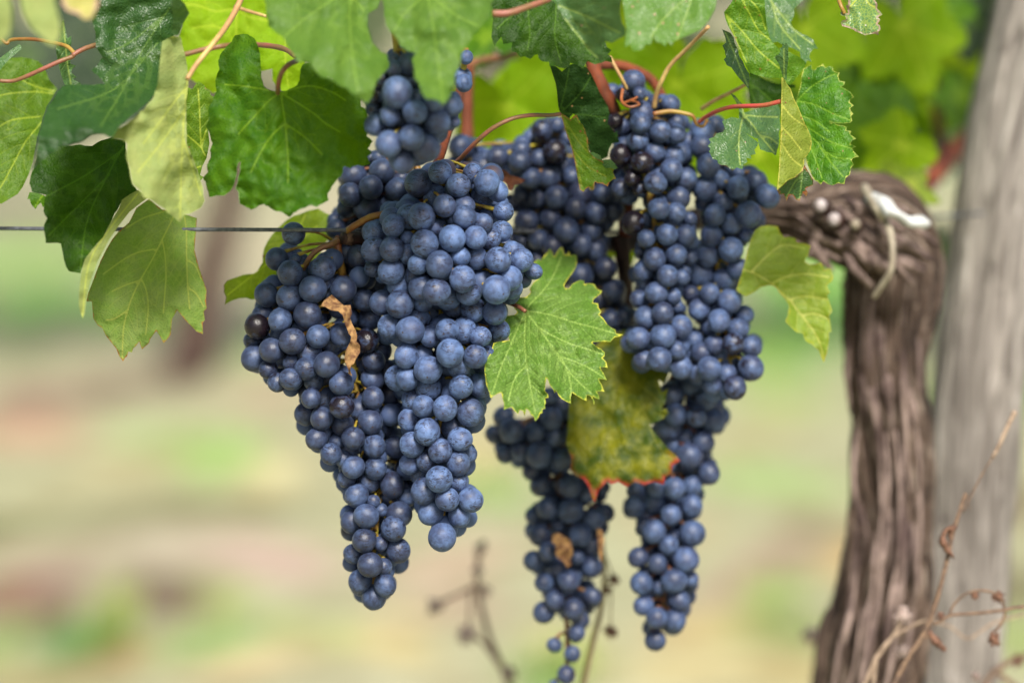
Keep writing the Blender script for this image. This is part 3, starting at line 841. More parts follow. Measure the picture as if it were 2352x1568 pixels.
# L1 far left
vine_leaf('bright green leaf cut off by the left edge, pale veins fanning down', [D(pts('1', '-230,560 -120,430 0,440 70,405 150,400 215,410 270,430 300,460 320,500 345,560 400,620 360,690 330,740 300,820 290,880 260,960 245,1050 230,1130 200,1215 160,1300 125,1350 60,1390 10,1420 -60,1400 -160,1300 -240,1000'),
   plane(50, 300, 1.615, .01, -.008), [pts('1', '290,850 180,985 100,1130 30,1260 0,1310'), pts('1', '280,812 90,835 0,880 -80,940'), pts('1', '385,655 230,640 90,650 0,665 -80,680'), pts('1', '400,640 240,600 120,540')], step=6, useed=11)],
   [LM('veined_left_leaf', (74, 112, 20), (132, 170, 10), vein=(160, 176, 60), tr=.55, rough=.55)])
MB_ = MB
# L2 dark upper leaf with grey sheen lower half
vine_leaf('large dark leaf at the top left, its lower half a dull grey-green sheen', [D(pts('1', '690,-80 680,60 640,140 665,230 670,330 715,400 700,430 640,490 680,530 735,585 650,590 560,590 480,592 440,600 400,640 365,700 330,740 300,840 270,930 262,1000 245,1100 220,1190 300,1110 420,1020 560,985 640,935 700,925 780,960 850,860 1000,740 1080,660 1130,500 1130,300 1210,250 1225,100 1225,-80'),
   lambda x, y: 1.545 + (.0 if y < 140 else -.0) - .065 * smooth_step(130, 330, y) + .00003 * (x - 240), [pts('1', '1180,60 1000,340 860,620 700,880'), pts('1', '1150,100 900,300 700,380'), pts('1', '1100,300 800,620 400,760')], step=9, useed=12, und=.010, teeth=2.5)], [LM('sheen_leaf', (40, 74, 30), (74, 124, 12), vein=(84, 112, 50), tr=.25, rough=.38, top2=(56, 88, 48), gloss=.4)])
# L3/L4
vine_leaf('dark leaf hanging over the wire at the left, folded to show a pale sliver', [
   D(pts('5', '225,-30 320,-140 410,-200 560,-210 640,-200 700,-240 780,-260 870,-240 885,-140 900,-40 925,70 960,110 860,170 840,200 800,270 770,330 720,430 640,520 590,590 560,685 500,670 480,672 460,640 440,560 425,475 320,472 305,350 330,300 300,255 320,140 225,120 205,60'),
     plane(190, 480, 1.548, .010, -.010), [pts('5', '860,-200 700,100 600,350 560,660'), pts('5', '860,-180 600,0 320,150'), pts('5', '760,0 560,200 340,420')], step=9, useed=13, und=.010, teeth=2.0),
   D(pts('5', '960,105 905,135 850,172 830,230 800,280 770,330 720,430 640,520 590,590 565,685 552,800 550,900 560,960 578,1003 590,960 600,880 625,750 680,600 760,450 830,350 900,260 980,195 1030,160 1000,130'),
     plane(240, 560, 1.540, .022, -.004), [pts('5', '960,130 760,380 620,620 575,980')], step=8, useed=14, sides=False)],
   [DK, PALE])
# L5 pale underside front
vine_leaf('pale yellow-green leaf hanging point-down on a thick tan stalk, upper left', [
   D(pts('1', '1130,290 1210,250 1260,262 1275,330 1295,400 1310,520 1312,600 1298,700 1298,800 1300,1000 1345,1100 1380,1200 1412,1300 1425,1400 1400,1450 1345,1478 1285,1500 1255,1550 1200,1505 1130,1445 1060,1400 1000,1372 962,1312 922,1285 902,1180 878,1080 890,1000 840,972 780,965 790,915 890,860 1000,765 1070,680 1100,580 1112,450'),
     plane(370, 320, 1.505, .02, -.006, .012), [pts('1', '1308,540 1290,760 1270,1000 1262,1250 1255,1520'), pts('1', '1300,600 1150,800 1000,1000'), pts('1', '1290,760 1120,1000 960,1200'), pts('1', '1275,960 1350,1200 1400,1360')], step=8, useed=15, teeth=1.8, und=.009),
   D(pts('1', '1200,-60 1290,30 1320,95 1272,170 1245,245 1215,250 1195,230 1205,120 1190,20'), plane(415, 40, 1.52, .02, .02), [], step=8, useed=16)],
   [PALE, GREY], petiole=([(430, 182, 1.507), (450, 150, 1.512), (490, 100, 1.52), (520, 60, 1.53), (548, 10, 1.54), (575, -60, 1.55)], .0013, .0018, M_PET_Y))
# L6 veiny underside
vine_leaf('large matt leaf underside with raised veins hanging below the wire', [D(pts('5', '1040,165 1085,205 1130,240 1190,245 1250,258 1310,280 1372,300 1365,400 1355,520 1370,580 1385,640 1403,690 1420,745 1440,800 1436,870 1440,930 1420,950 1428,1010 1412,1030 1415,1108 1392,1100 1370,1090 1330,1050 1290,1010 1262,975 1235,942 1200,1000 1195,1060 1190,1110 1165,1145 1140,1172 1118,1130 1090,1085 1070,1110 1045,1145 1040,1170 1010,1195 990,1215 980,1190 970,1160 945,1195 930,1205 920,1235 895,1230 885,1265 875,1270 857,1298 830,1260 810,1210 770,1160 735,1115 715,1070 680,1045 650,1000 645,940 640,880 600,880 615,820 640,760 665,690 700,600 740,520 780,450 830,390 900,330 950,230'),
   plane(330, 640, 1.578, -.004, -.007, .004, .003), [pts('5', '1235,230 1190,330 1130,450 1060,590 985,720 930,830 890,940 860,1080 852,1285'), pts('5', '1280,260 1298,380 1300,540 1305,700 1312,820 1322,930'), pts('5', '1130,450 1150,560 1157,700 1150,810 1138,960'),
    pts('5', '985,720 1018,800 1033,900 1028,1000 1015,1110'), pts('5', '1070,518 960,540 860,590 720,690'), pts('5', '970,735 880,765 780,810'), pts('5', '1140,255 1000,300 880,370'), pts('5', '1305,590 1360,630 1400,720'), pts('5', '1305,780 1370,830 1420,920'), pts('5', '892,940 800,1000 740,1010')], step=5, useed=17, vein_h=-1, side_gap=30, und=.004)],
   [LM('matt_veined_underside', (116, 148, 66), (130, 172, 36), vein=(158, 160, 84), tr=.42, rough=.8, top2=(142, 164, 94), blotch=.8, gloss=.2, edge=((150, 110, 50), 3.0), tert=1.6)])
# L7 big dark front leaf
vine_leaf('broad green leaf with a pink curved stalk, above the wire beside the grapes', [D(pts('2', '270,600 252,540 250,480 245,380 225,310 205,270 160,240 110,238 70,250 45,290 20,320 -20,360 -48,420 -40,480 -68,560 -60,640 -85,700 -118,760 -110,820 -128,880 -105,940 -88,1000 -102,1050 -98,1100 -125,1150 -118,1200 -150,1235 -125,1300 -108,1372 -60,1365 -2,1360 35,1335 60,1300 80,1230 92,1140 110,1125 100,1200 75,1310 95,1345 100,1420 130,1430 180,1462 215,1445 270,1420 300,1440 340,1465 400,1480 455,1515 480,1480 540,1450 600,1430 640,1440 680,1420 720,1392 715,1350 735,1318 780,1250 810,1230 830,1160 870,1170 920,1150 960,1160 1012,1140 990,1090 1025,1060 995,1035 1030,985 990,950 1000,905 1030,870 1000,830 985,770 950,740 940,680 900,650 865,600 810,590 790,540 745,560 700,530 640,500 600,440 560,445 540,450 525,490 520,560 500,595 470,615 430,630 395,640 345,645 300,628'),
   plane(650, 260, 1.528, -.004, -.010, .004, .002), [pts('2', '388,648 405,760 420,860 432,1000 440,1120 438,1270'), pts('2', '388,648 310,700 240,775 160,860 95,935'), pts('2', '388,648 460,690 540,740 630,800 700,860 800,920'), pts('2', '388,648 250,620 120,600 0,590'), pts('2', '388,648 480,620 600,600 740,640 840,700'), pts('2', '420,860 330,940 250,1060 180,1200'), pts('2', '432,870 560,960 680,1080')], step=6, useed=18, und=.011, teeth=2.2)],
   [MID], petiole=([(638, 215, 1.524), (640, 190, 1.515), (648, 165, 1.51), (665, 148, 1.515), (682, 140, 1.53)], .0013, .0015, M_PET_R))
# L8, L9 front tops
vine_leaf('very blurred light green leaf at the top front, left of the small top bunch', [D(pts('2', '260,-90 290,80 300,180 335,205 370,235 400,255 420,292 440,330 470,362 500,432 560,430 590,445 640,500 680,542 720,545 760,565 800,600 850,612 880,650 930,682 960,700 990,725 1020,680 1040,622 1060,560 1100,522 1125,490 1145,468 1130,380 1080,360 1030,300 995,210 990,100 1060,60 1110,-90'),
   plane(740, 90, 1.475, .004, -.018, .006), [pts('2', '870,-80 870,150 890,400 930,640'), pts('2', '870,-80 600,100 420,250'), pts('2', '870,-40 1000,120 1090,340')], step=10, useed=19, und=.010, teeth=2.5)], [FRONT])
vine_leaf('blurred light green leaf whose long lobe hangs before the small top bunch', [D(pts('2', '1080,-90 1110,60 1118,170 1150,220 1200,270 1225,320 1262,352 1330,370 1300,420 1318,470 1322,540 1350,580 1368,640 1405,692 1440,690 1480,700 1520,725 1560,690 1580,640 1600,600 1600,540 1622,480 1640,430 1652,380 1700,290 1730,250 1768,200 1830,130 1868,0 1868,-90'),
   plane(1000, 80, 1.47, .002, -.016, .006), [pts('2', '1400,-80 1440,120 1480,400 1520,700'), pts('2', '1400,-60 1600,100 1760,180'), pts('2', '1400,-40 1250,100 1180,220')], step=10, useed=20, und=.010, teeth=2.5)], [FRONT])
# L10
vine_leaf('dark toothed leaf at the top, behind the folded pale leaf and its red stalk', [D(pts('3', '280,-80 300,60 298,150 290,260 300,300 312,325 335,285 360,255 370,308 400,305 432,295 430,360 462,368 490,398 520,395 560,412 590,385 612,380 620,410 650,432 690,432 695,465 720,460 760,470 800,482 830,462 840,440 880,452 930,482 945,440 960,428 1010,450 1050,440 1085,425 1130,438 1125,400 1100,380 1125,352 1095,330 1085,300 1000,260 960,120 940,-80'),
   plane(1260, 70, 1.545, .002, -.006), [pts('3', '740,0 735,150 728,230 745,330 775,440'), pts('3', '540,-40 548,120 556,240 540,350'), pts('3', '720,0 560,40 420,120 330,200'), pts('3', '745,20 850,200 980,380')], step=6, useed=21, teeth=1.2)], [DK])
vine_leaf('pale folded leaf with a yellow midrib in front of the dark toothed leaf', [D(pts('3', '690,-50 740,30 770,80 800,140 850,210 900,260 930,320 960,345 990,380 1020,402 1045,425 1062,440 1066,380 1058,300 1095,292 1130,300 1180,270 1222,250 1225,200 1200,160 1185,100 1180,60 1195,-50'),
   lambda x, y: 1.515 - .00025 * max(0, (x - 1290) - (y) * .55) , [pts('3', '720,10 800,130 900,255 960,335 1050,430'), pts('3', '760,40 960,120 1180,230')], step=7, useed=22)], [GREY],
   petiole=([(1131, 32, 1.50), (1170, 30, 1.50), (1218, 14, 1.505), (1262, -1, 1.512)], .0021, .0016, M_PET_R))
vine_leaf('light green leaf with pinkish brown spots along the top edge, right of centre', [D(pts('3', '1190,-80 1210,60 1215,100 1230,200 1218,330 1255,310 1275,355 1320,352 1345,340 1360,310 1400,310 1420,245 1430,290 1470,300 1500,325 1515,290 1545,320 1560,290 1620,262 1680,240 1740,212 1800,150 1850,60 1870,-80'),
   plane(1530, 30, 1.50, .002, -.014), [pts('3', '1700,-60 1500,120 1400,260'), pts('3', '1700,-60 1640,120 1580,280')], step=8, useed=23, und=.005)], [FRONT2])
# L13
vine_leaf('tall backlit green leaf with thin yellow veins, right of the spotted top leaf', [D(pts('4', '330,85 380,20 430,-80 590,-80 605,20 612,120 622,190 640,260 670,300 700,330 760,345 860,400 885,430 870,460 845,490 800,550 775,575 740,560 700,525 620,525 540,505 500,490 470,430 440,340 400,250 360,180 340,130'),
   plane(1740, 90, 1.60, .004, .004), [pts('4', '345,100 460,220 560,340 700,460'), pts('4', '430,-40 500,90 560,200 640,270'), pts('4', '345,100 400,240 480,420'), pts('4', '440,-60 560,60 610,200')], step=6, useed=24)],
   [LM('backlit_tall_leaf', (78, 124, 22), (136, 184, 10), vein=(166, 186, 60), tr=.5, rough=.5, spots=.3, spotcol=(150, 120, 50))])
vine_leaf('bluish grey-green leaf behind the tall backlit leaf at the upper right', [D(pts('4', '590,-80 640,0 870,-80 868,0 800,60 805,100 780,150 795,190 860,232 890,240 930,268 945,300 963,330 935,328 912,355 905,385 922,418 890,408 880,440 850,410 842,350 800,330 720,300 690,282 650,290 632,230 608,120'),
   plane(1810, 70, 1.62, .004, -.016), [pts('4', '640,-20 700,160 840,330'), pts('4', '640,0 800,200 930,300')], step=7, useed=25, teeth=1.0)], [GREY])
vine_leaf('narrow dark leaf seen edge-on, hanging between two backlit leaves', [D(pts('4', '318,198 350,212 375,225 395,255 402,290 425,340 430,375 455,410 470,450 498,495 500,540 496,600 470,570 440,535 410,500 380,455 350,440 328,402 345,385 335,345 320,308 345,290 340,260'),
   plane(1680, 140, 1.58, .03, -.004), [pts('4', '340,220 400,360 490,580')], step=7, useed=26, teeth=1)], [DKB])
# L16
vine_leaf('grey-green leaf with three drooping lobes just above the right grapes', [D(pts('4', '372,628 405,645 440,690 485,718 460,735 465,760 520,745 600,722 660,705 692,702 712,750 705,800 712,850 700,900 702,960 690,1010 680,1050 655,1030 620,1025 600,1015 575,1010 560,960 560,935 535,930 480,900 560,960 555,985 535,1010 545,1040 510,1045 515,1070 480,1065 488,1090 460,1110 455,1140 415,1130 400,1140 372,1138 350,1115 315,1112 290,1100 285,1080 255,1072 245,1050 228,1020 240,1005 222,985 240,960 228,935 262,925 280,900 320,890 342,870 325,840 318,818 345,805 380,790 430,800 432,760 430,720 400,670'),
   plane(1700, 310, 1.592, .012, -.014, .006), [pts('4', '462,775 440,860 430,960 432,1040 440,1110'), pts('4', '465,778 530,850 570,910 640,930 690,970'), pts('4', '465,775 560,785 690,790'), pts('4', '462,775 450,720 400,660'), pts('4', '570,910 620,970 670,1030')], step=5, useed=27, teeth=.8)], [GREY])
vine_leaf('dark leaf with a rolled upper rim behind the red leaf stalk at the right', [D(pts('4', '500,485 530,480 560,510 600,530 640,550 690,565 740,568 810,570 812,592 760,590 730,600 735,700 690,705 620,712 560,730 510,720 498,650 490,580'),
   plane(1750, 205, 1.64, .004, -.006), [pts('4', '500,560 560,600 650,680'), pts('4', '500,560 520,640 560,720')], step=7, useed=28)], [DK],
   petiole=([(1717, 193, 1.63), (1680, 212, 1.64), (1640, 232, 1.65), (1612, 250, 1.66)], .0010, .0012, M_PET_Y))
# L18
vine_leaf('sunlit serrated leaf with blister bumps on the far right of the canopy', [D(pts('4', '820,670 832,620 845,580 850,540 855,500 865,465 885,455 900,445 920,437 925,470 942,472 960,450 985,440 998,428 1012,455 1040,445 1062,452 1068,478 1090,488 1112,490 1100,515 1108,545 1145,552 1140,575 1120,585 1150,600 1182,622 1208,655 1180,672 1178,690 1205,712 1180,730 1182,745 1202,768 1185,785 1195,815 1180,828 1140,833 1095,832 1048,826 1045,815 1090,838 1125,845 1160,855 1155,878 1190,885 1180,905 1222,935 1190,950 1185,972 1222,990 1195,1000 1205,1020 1240,1058 1200,1065 1190,1080 1205,1110 1185,1135 1180,1175 1150,1200 1142,1242 1100,1235 1060,1250 1025,1240 1000,1222 982,1245 960,1225 935,1210 915,1170 900,1130 885,1090 880,1050 890,980 860,900 830,820 810,740'),
   plane(1895, 290, 1.592, -.004, -.006, .006), [pts('4', '815,685 870,690 940,705 1020,745 1100,780 1180,810'), pts('4', '815,685 870,630 940,570 1050,510 1095,495'), pts('4', '830,780 910,800 980,840 1040,890'), pts('4', '880,900 960,960 1010,1040 1080,1130 1150,1210'), pts('4', '850,830 960,900 1060,960 1190,1000'), pts('4', '900,960 950,1080 990,1200'), pts('4', '980,1000 1080,1060 1180,1070')], step=5, useed=29, side_gap=26, und=.005)], [SERR],
   group=None)
# L19
vine_leaf('narrow folded yellow-green leaf pointing down on a red stalk at the right', [
   D(pts('4', '718,520 735,530 750,560 780,600 800,660 830,720 850,770 870,820 895,870 912,910 922,960 915,1010 890,1050 868,1070 872,1100 858,1150 820,1185 800,1200 760,1215 735,1240 705,1262 688,1282 692,1220 700,1150 708,1020 715,900 716,800 715,700 718,610'),
     plane(1820, 300, 1.575, .022, -.002), [pts('4', '716,560 716,800 708,1000 694,1260'), pts('4', '716,700 790,790 880,850'), pts('4', '716,850 780,920 850,1010'), pts('4', '710,950 780,1060 850,1120')], step=5, useed=30, sides=False),
   D(pts('4', '725,285 735,305 750,290 766,312 762,350 765,400 755,470 752,540 735,532 725,510 712,465 700,430 678,400 675,380 700,365 712,348 705,325 722,320'), plane(1800, 140, 1.572, -.03, .0), [pts('4', '735,520 735,420 735,300')], step=6, useed=31, sides=False)],
   [LM('folded_yellow_leaf', (134, 152, 52), (170, 190, 30), vein=(184, 186, 84), tr=.5, rough=.6, top2=(146, 156, 60), spots=.12, spotcol=(140, 80, 50), edge=((196, 190, 80), 3.0)), GREY],
   petiole=([(1794, 233, 1.577), (1755, 242, 1.582), (1714, 244, 1.59), (1680, 246, 1.60), (1646, 256, 1.61), (1619, 270, 1.625), (1606, 280, 1.63)], .0013, .0012, simple_mat('crimson_leafstalk', lin((176, 70, 64)), lin((140, 90, 50)), 60, .5, .2)))
vine_leaf('small dark toothed leaf tip with a brown corner just above the old vine arm', [D(pts('4', '688,1285 730,1245 762,1212 810,1195 860,1150 872,1110 900,1160 932,1212 930,1250 905,1258 880,1272 895,1300 885,1325 862,1300 850,1330 838,1356 815,1345 790,1312 768,1318 752,1357 738,1325 730,1308 700,1312 695,1295'),
   plane(1825, 420, 1.585, .01, .004), [pts('4', '860,1150 800,1240 750,1330'), pts('4', '860,1150 850,1250 838,1340')], step=6, useed=32)], [LM('dark_tip_leaf', (54, 86, 44), (90, 140, 30), vein=(110, 136, 70), tr=.35, rough=.4, spots=.35, spotcol=(150, 100, 90), edge=((150, 90, 50), 3.0))])
# L21
vine_leaf('thin hanging leaf with rusty spots on a long arching pink stalk over the back grapes', [
   D(pts('3', '765,785 800,805 840,832 862,810 882,800 895,830 900,852 925,870 940,900 948,935 962,970 960,1020 972,1060 1000,1092 1030,1110 1062,1122 1085,1150 1120,1165 1145,1178 1135,1200 1158,1245 1135,1252 1110,1272 1100,1300 1062,1282 1030,1278 1010,1268 1005,1300 998,1328 970,1305 945,1318 930,1338 905,1322 898,1290 890,1250 870,1130 850,1040 820,960 800,900 785,840'),
     plane(1350, 350, 1.592, -.012, -.004), [pts('3', '772,792 840,900 900,990 960,1060'), pts('3', '775,800 830,960 880,1130 920,1300'), pts('3', '870,1060 960,1160 1090,1230')], step=5, useed=33),
   D(pts('3', '972,1062 1000,1060 1050,1085 1060,1118 1085,1112 1120,1112 1150,1140 1168,1172 1145,1182 1120,1170 1085,1172 1062,1150 1030,1120 1000,1095'), plane(1390, 375, 1.586, -.03, 0), [], step=6, useed=34)],
   [SPOT, GREY], petiole=([(1036, 383, 1.60), (1060, 362, 1.59), (1090, 330, 1.58), (1130, 296, 1.575), (1176, 273, 1.575), (1220, 265, 1.58), (1264, 265, 1.59), (1288, 262, 1.592)], .0014, .0011, M_PET_R))
vine_leaf('dark green leaf with pale torn patches hanging behind the rusty-spotted leaf', [D(pts('3', '695,455 720,455 745,470 780,500 830,455 870,440 950,470 985,520 1010,570 1040,640 1070,690 1100,740 1112,790 1098,860 1145,925 1165,915 1170,960 1185,990 1130,1002 1110,1040 1100,1095 1050,1115 1000,1085 970,1045 950,950 900,840 860,790 830,830 770,795 755,745 750,700 745,640 735,580 715,520'),
   plane(1340, 260, 1.615, .006, .012), [pts('3', '760,780 800,640 830,480'), pts('3', '770,790 920,800 1080,820'), pts('3', '770,790 900,660 980,540')], step=7, useed=35)],
   [LM('torn_dark_leaf', (20, 46, 12), (44, 84, 10), vein=(60, 90, 34), tr=.28, rough=.6, gloss=.15, spots=.4, spotcol=(168, 128, 88), top2=(60, 96, 44))])
# centre leaf
vine_leaf('single bright fresh leaf in the middle between the front and the back grapes', [D(pts('7', '180,575 205,568 250,562 265,545 245,520 238,495 245,465 280,452 322,450 350,420 340,400 360,370 365,360 400,330 395,295 388,265 362,240 378,225 400,212 410,225 440,185 455,170 472,147 485,175 498,198 515,165 541,136 552,155 560,185 580,182 588,164 600,192 620,186 636,190 640,225 636,260 612,300 590,330 572,355 560,378 565,395 590,398 610,370 640,352 660,345 685,350 685,370 720,365 750,372 765,400 798,412 790,430 770,445 745,465 740,485 772,492 775,515 792,545 780,562 805,585 830,620 850,640 882,655 885,680 930,685 905,700 880,702 862,718 850,733 800,730 735,735 760,760 785,772 815,798 812,825 800,830 825,860 832,895 810,890 785,892 805,925 828,972 800,965 775,965 795,1000 812,1045 790,1040 765,1045 778,1070 780,1092 755,1085 735,1072 752,1110 745,1128 738,1095 722,1072 700,1065 700,1102 670,1090 640,1070 608,1050 600,1085 603,1120 575,1108 545,1090 525,1070 510,1040 498,1055 490,1030 470,1005 458,970 448,960 442,1000 440,1040 458,1060 462,1082 440,1085 445,1115 438,1130 442,1150 422,1158 425,1178 408,1182 400,1205 378,1230 368,1200 350,1190 340,1165 322,1152 312,1200 300,1165 282,1158 270,1185 248,1165 228,1140 200,1150 180,1158 182,1120 170,1080 165,1052 145,1055 120,1070 98,1085 90,1050 70,1000 60,920 60,860 100,800 115,740 150,730 215,722 200,650'),
   plane(1260, 760, 1.588, .004, -.030, .002, .004), [pts('7', '318,540 314,640 312,760 325,880 345,1000 378,1180'), pts('7', '318,540 380,620 450,715 520,820 600,930 690,1020 750,1070'), pts('7', '318,540 400,548 500,570 620,610 740,640 900,685'), pts('7', '318,540 350,490 420,420 490,320 540,200'), pts('7', '318,540 280,620 220,760 160,900 110,1050'),
     pts('7', '395,638 480,690 600,745 720,780 800,810'), pts('7', '520,820 640,860 740,910 815,960'), pts('7', '450,715 560,870 600,1000 600,1090'), pts('7', '325,880 250,960 210,1100'), pts('7', '345,1000 420,1060 440,1120')],
   step=4.6, useed=36, side_gap=24, pucker=.0019, und=.010)], [CENT],
   petiole=([(1207, 715, 1.588), (1190, 704, 1.592), (1165, 694, 1.60), (1140, 690, 1.61)], .0012, .0013, M_PET_R))
# red edged
vine_leaf('mottled olive leaf with a red scorched lower edge hanging between the right bunches', [D(pts('P', '1395,770 1440,755 1470,800 1490,838 1530,845 1536,858 1525,880 1512,872 1520,900 1535,892 1528,922 1518,940 1530,938 1536,950 1522,962 1500,972 1492,975 1505,995 1530,1025 1555,1048 1562,1058 1545,1068 1542,1085 1528,1095 1525,1112 1502,1106 1480,1113 1458,1107 1440,1118 1420,1106 1405,1112 1395,1104 1388,1112 1376,1125 1366,1152 1358,1140 1352,1118 1340,1100 1322,1092 1310,1078 1312,1050 1300,1020 1304,980 1308,920 1310,890 1330,850 1360,800'),
   plane(1420, 950, 1.67, -.004, -.006), [pts('P', '1440,760 1420,880 1395,1000 1368,1140'), pts('P', '1440,780 1470,900 1500,1000 1540,1060'), pts('P', '1430,830 1370,920 1325,1060'), pts('P', '1440,860 1490,900 1525,930')], step=7, useed=37, und=.006)], [RED])
# right yellow-green
vine_leaf('yellow-green leaf with a strong midrib pointing down in front of the vine arm', [
   D(pts('8', '70,720 90,660 110,600 135,500 150,440 165,395 190,345 225,322 270,315 332,322 345,360 372,392 400,388 440,396 450,425 500,430 538,442 528,475 522,505 505,520 500,542 530,560 580,555 600,548 618,570 622,595 660,582 680,640 670,665 640,690 645,710 660,738 640,750 655,800 672,852 652,882 660,930 668,982 650,985 652,1040 640,1110 620,1175 600,1130 590,1100 565,1080 540,1055 520,1050 500,1030 490,992 450,985 420,960 395,935 378,915 395,880 402,820 380,780 340,735 320,700 280,690 230,700 180,735 130,762 100,745'),
     plane(1800, 640, 1.655, .003, -.004), [pts('8', '100,590 165,608 230,640 290,680 350,735 420,800 480,880 540,955 590,1040 622,1150'), pts('8', '290,680 380,640 500,620 650,640'), pts('8', '400,780 500,760 640,780'), pts('8', '480,880 560,870 650,900'), pts('8', '165,608 250,520 360,440 500,460')], step=6, useed=38)],
   [LM('limp_yellow_leaf', (128, 158, 40), (176, 200, 30), vein=(190, 190, 100), tr=.5, rough=.5, top2=(148, 168, 60), edge=((176, 176, 40), 4.0))])
vine_leaf('green leaf half hidden behind the left bunch, crossing the wire', [D(pts('6', '-5,590 18,560 60,545 130,520 200,512 225,495 245,460 262,435 262,390 272,340 295,290 330,240 375,190 430,140 480,110 520,100 580,75 650,60 700,90 745,110 785,150 760,230 700,300 640,420 560,520 500,570 440,590 380,585 330,610 260,640 228,652 205,690 180,692 150,680 100,684 50,700 0,728 10,680 -5,640'),
   plane(640, 590, 1.64, .004, -.006), [pts('6', '640,180 480,320 300,440 120,580 20,660'), pts('6', '500,300 520,200 560,100'), pts('6', '480,330 440,440 330,590')], step=7, useed=39)], [YG])
# L27 etc behind upper left
vine_leaf('bright backlit leaf behind the tan stalk in the upper left', [D(pts('1', '1225,-80 1240,80 1270,180 1245,260 1250,330 1290,470 1310,540 1400,600 1480,650 1560,640 1700,600 1790,480 1840,420 1900,300 1980,200 2020,60 2020,-80'),
   plane(530, 80, 1.66, .0, -.004), [pts('1', '1640,60 1500,80 1380,40 1250,30'), pts('1', '1650,60 1560,200 1470,290 1350,380'), pts('1', '1650,60 1740,120 1900,150'), pts('1', '1650,80 1640,300 1600,520'), pts('1', '1560,200 1460,180 1340,200')], step=6, useed=40)], [BACK])
vine_leaf('bright leaf piece showing through the sinus of the broad dark leaf', [D(pts('2', '200,260 240,240 300,200 430,210 480,360 560,430 560,520 530,600 470,650 400,640 330,560 330,480 240,500'),
   plane(640, 150, 1.64, 0, 0), [pts('2', '430,230 420,400 440,600')], step=8, useed=41)], [BACK])
vine_leaf('slim veined leaf seen between the pale leaf and the broad dark leaf', [D(pts('1', '1295,640 1310,610 1340,622 1362,590 1385,568 1422,592 1440,625 1462,640 1470,665 1500,680 1495,700 1475,720 1462,760 1455,830 1450,900 1460,1000 1440,1100 1410,1160 1395,1220 1420,1235 1395,1260 1380,1200 1340,1100 1300,1010'),
   plane(455, 300, 1.57, .01, 0), [pts('1', '1440,1105 1405,1025 1395,900 1390,760 1380,620'), pts('1', '1405,1030 1350,980 1300,940'), pts('1', '1405,1030 1420,960 1440,900'), pts('1', '1375,1168 1465,1135')], step=5, useed=42)],
   [LM('slim_veined_leaf', (84, 120, 22), (140, 180, 12), vein=(176, 186, 70), tr=.5, rough=.55, spots=.2)])
vine_leaf('little bright leaf tip under the dark hanging leaf at the left', [D(pts('1', '190,1390 205,1340 260,1340 322,1370 332,1420 300,1445 285,1412 262,1432 248,1458 218,1425 205,1385'), plane(90, 460, 1.60), [pts('1', '300,1360 270,1400 245,1440')], step=6, useed=43)], [MID])
vine_leaf('upright narrow toothed leaf against the dark gap in the top left', [D(pts('1', '375,178 415,205 430,150 445,138 450,175 458,205 470,268 496,252 498,300 488,340 490,445 532,460 505,480 495,505 535,540 505,552 562,580 560,590 500,602 450,592 425,520 408,450 395,390 388,340 420,250 400,200'),
   plane(145, 120, 1.585, .02, 0), [pts('1', '440,160 455,300 470,450 495,590')], step=5, useed=44)], [GREY])
vine_leaf('small bluish leaf corner on the left edge above the bright cut-off leaf', [D(pts('1', '-60,440 0,405 60,360 135,308 150,325 148,345 80,400 40,440 0,492 -60,540'), plane(20, 130, 1.58, 0, -.02), [], step=7, useed=45)], [GREY])
# foreground very blurred
vine_leaf('very blurred pale leaf in the extreme upper left foreground, the longer of two', [D(pts('1', '130,-80 360,-80 395,60 420,150 425,250 385,318 330,300 280,255 210,190 160,90'), plane(90, 40, 1.36, 0, -.01), [], step=10, useed=46)], [PALE])
vine_leaf('very blurred green leaf in the extreme top left corner foreground', [D(pts('1', '-80,-80 50,-80 85,60 80,180 60,260 10,300 -60,280'), plane(0, 30, 1.36), [], step=10, useed=47)], [PALE])
vine_leaf('blurred yellow leaf with a pinkish tip at the top left edge', [D(pts('1', '430,-80 690,-80 685,40 640,130 590,140 540,100 470,80 430,30'), plane(180, 10, 1.40), [], step=10, useed=48)],
   [LM('yellowed_blur_leaf', (186, 180, 96), (190, 190, 60), tr=.45, edge=((196, 150, 140), 14.0))])
# L33
vine_leaf('blistered crinkled leaf scrap dangling from the top edge at the right', [D(pts('4', '1180,-90 1170,-20 1165,40 1150,35 1160,62 1168,90 1150,90 1140,75 1115,85 1118,105 1145,110 1155,132 1125,140 1118,155 1128,178 1165,188 1200,200 1215,212 1250,225 1280,240 1315,232 1345,228 1372,238 1370,218 1385,200 1382,175 1365,160 1378,145 1385,130 1365,120 1398,100 1380,75 1360,60 1365,30 1345,0 1350,-90'),
   plane(1980, 20, 1.585, .006, -.012), [pts('4', '1150,80 1240,-20 1300,-80'), pts('4', '1345,50 1300,20 1275,-40')], step=4.6, useed=49, und=.008, pucker=.001, side_gap=18)], [BLIS],
   petiole=([(1940, 32, 1.58), (1930, 10, 1.58), (1918, -30, 1.59)], .0011, .0012, M_YEL))
# pale tip leaf behind top right of leaf 9 (hanging greenish bits)
vine_leaf('bright leaf scrap behind the old cane between the centre and right bunches', [D(pts('7', '790,120 830,90 900,95 1000,90 1010,180 985,260 940,240 900,200 850,210 800,200'), plane(1420, 570, 1.76), [], step=9, useed=50)], [BACK])

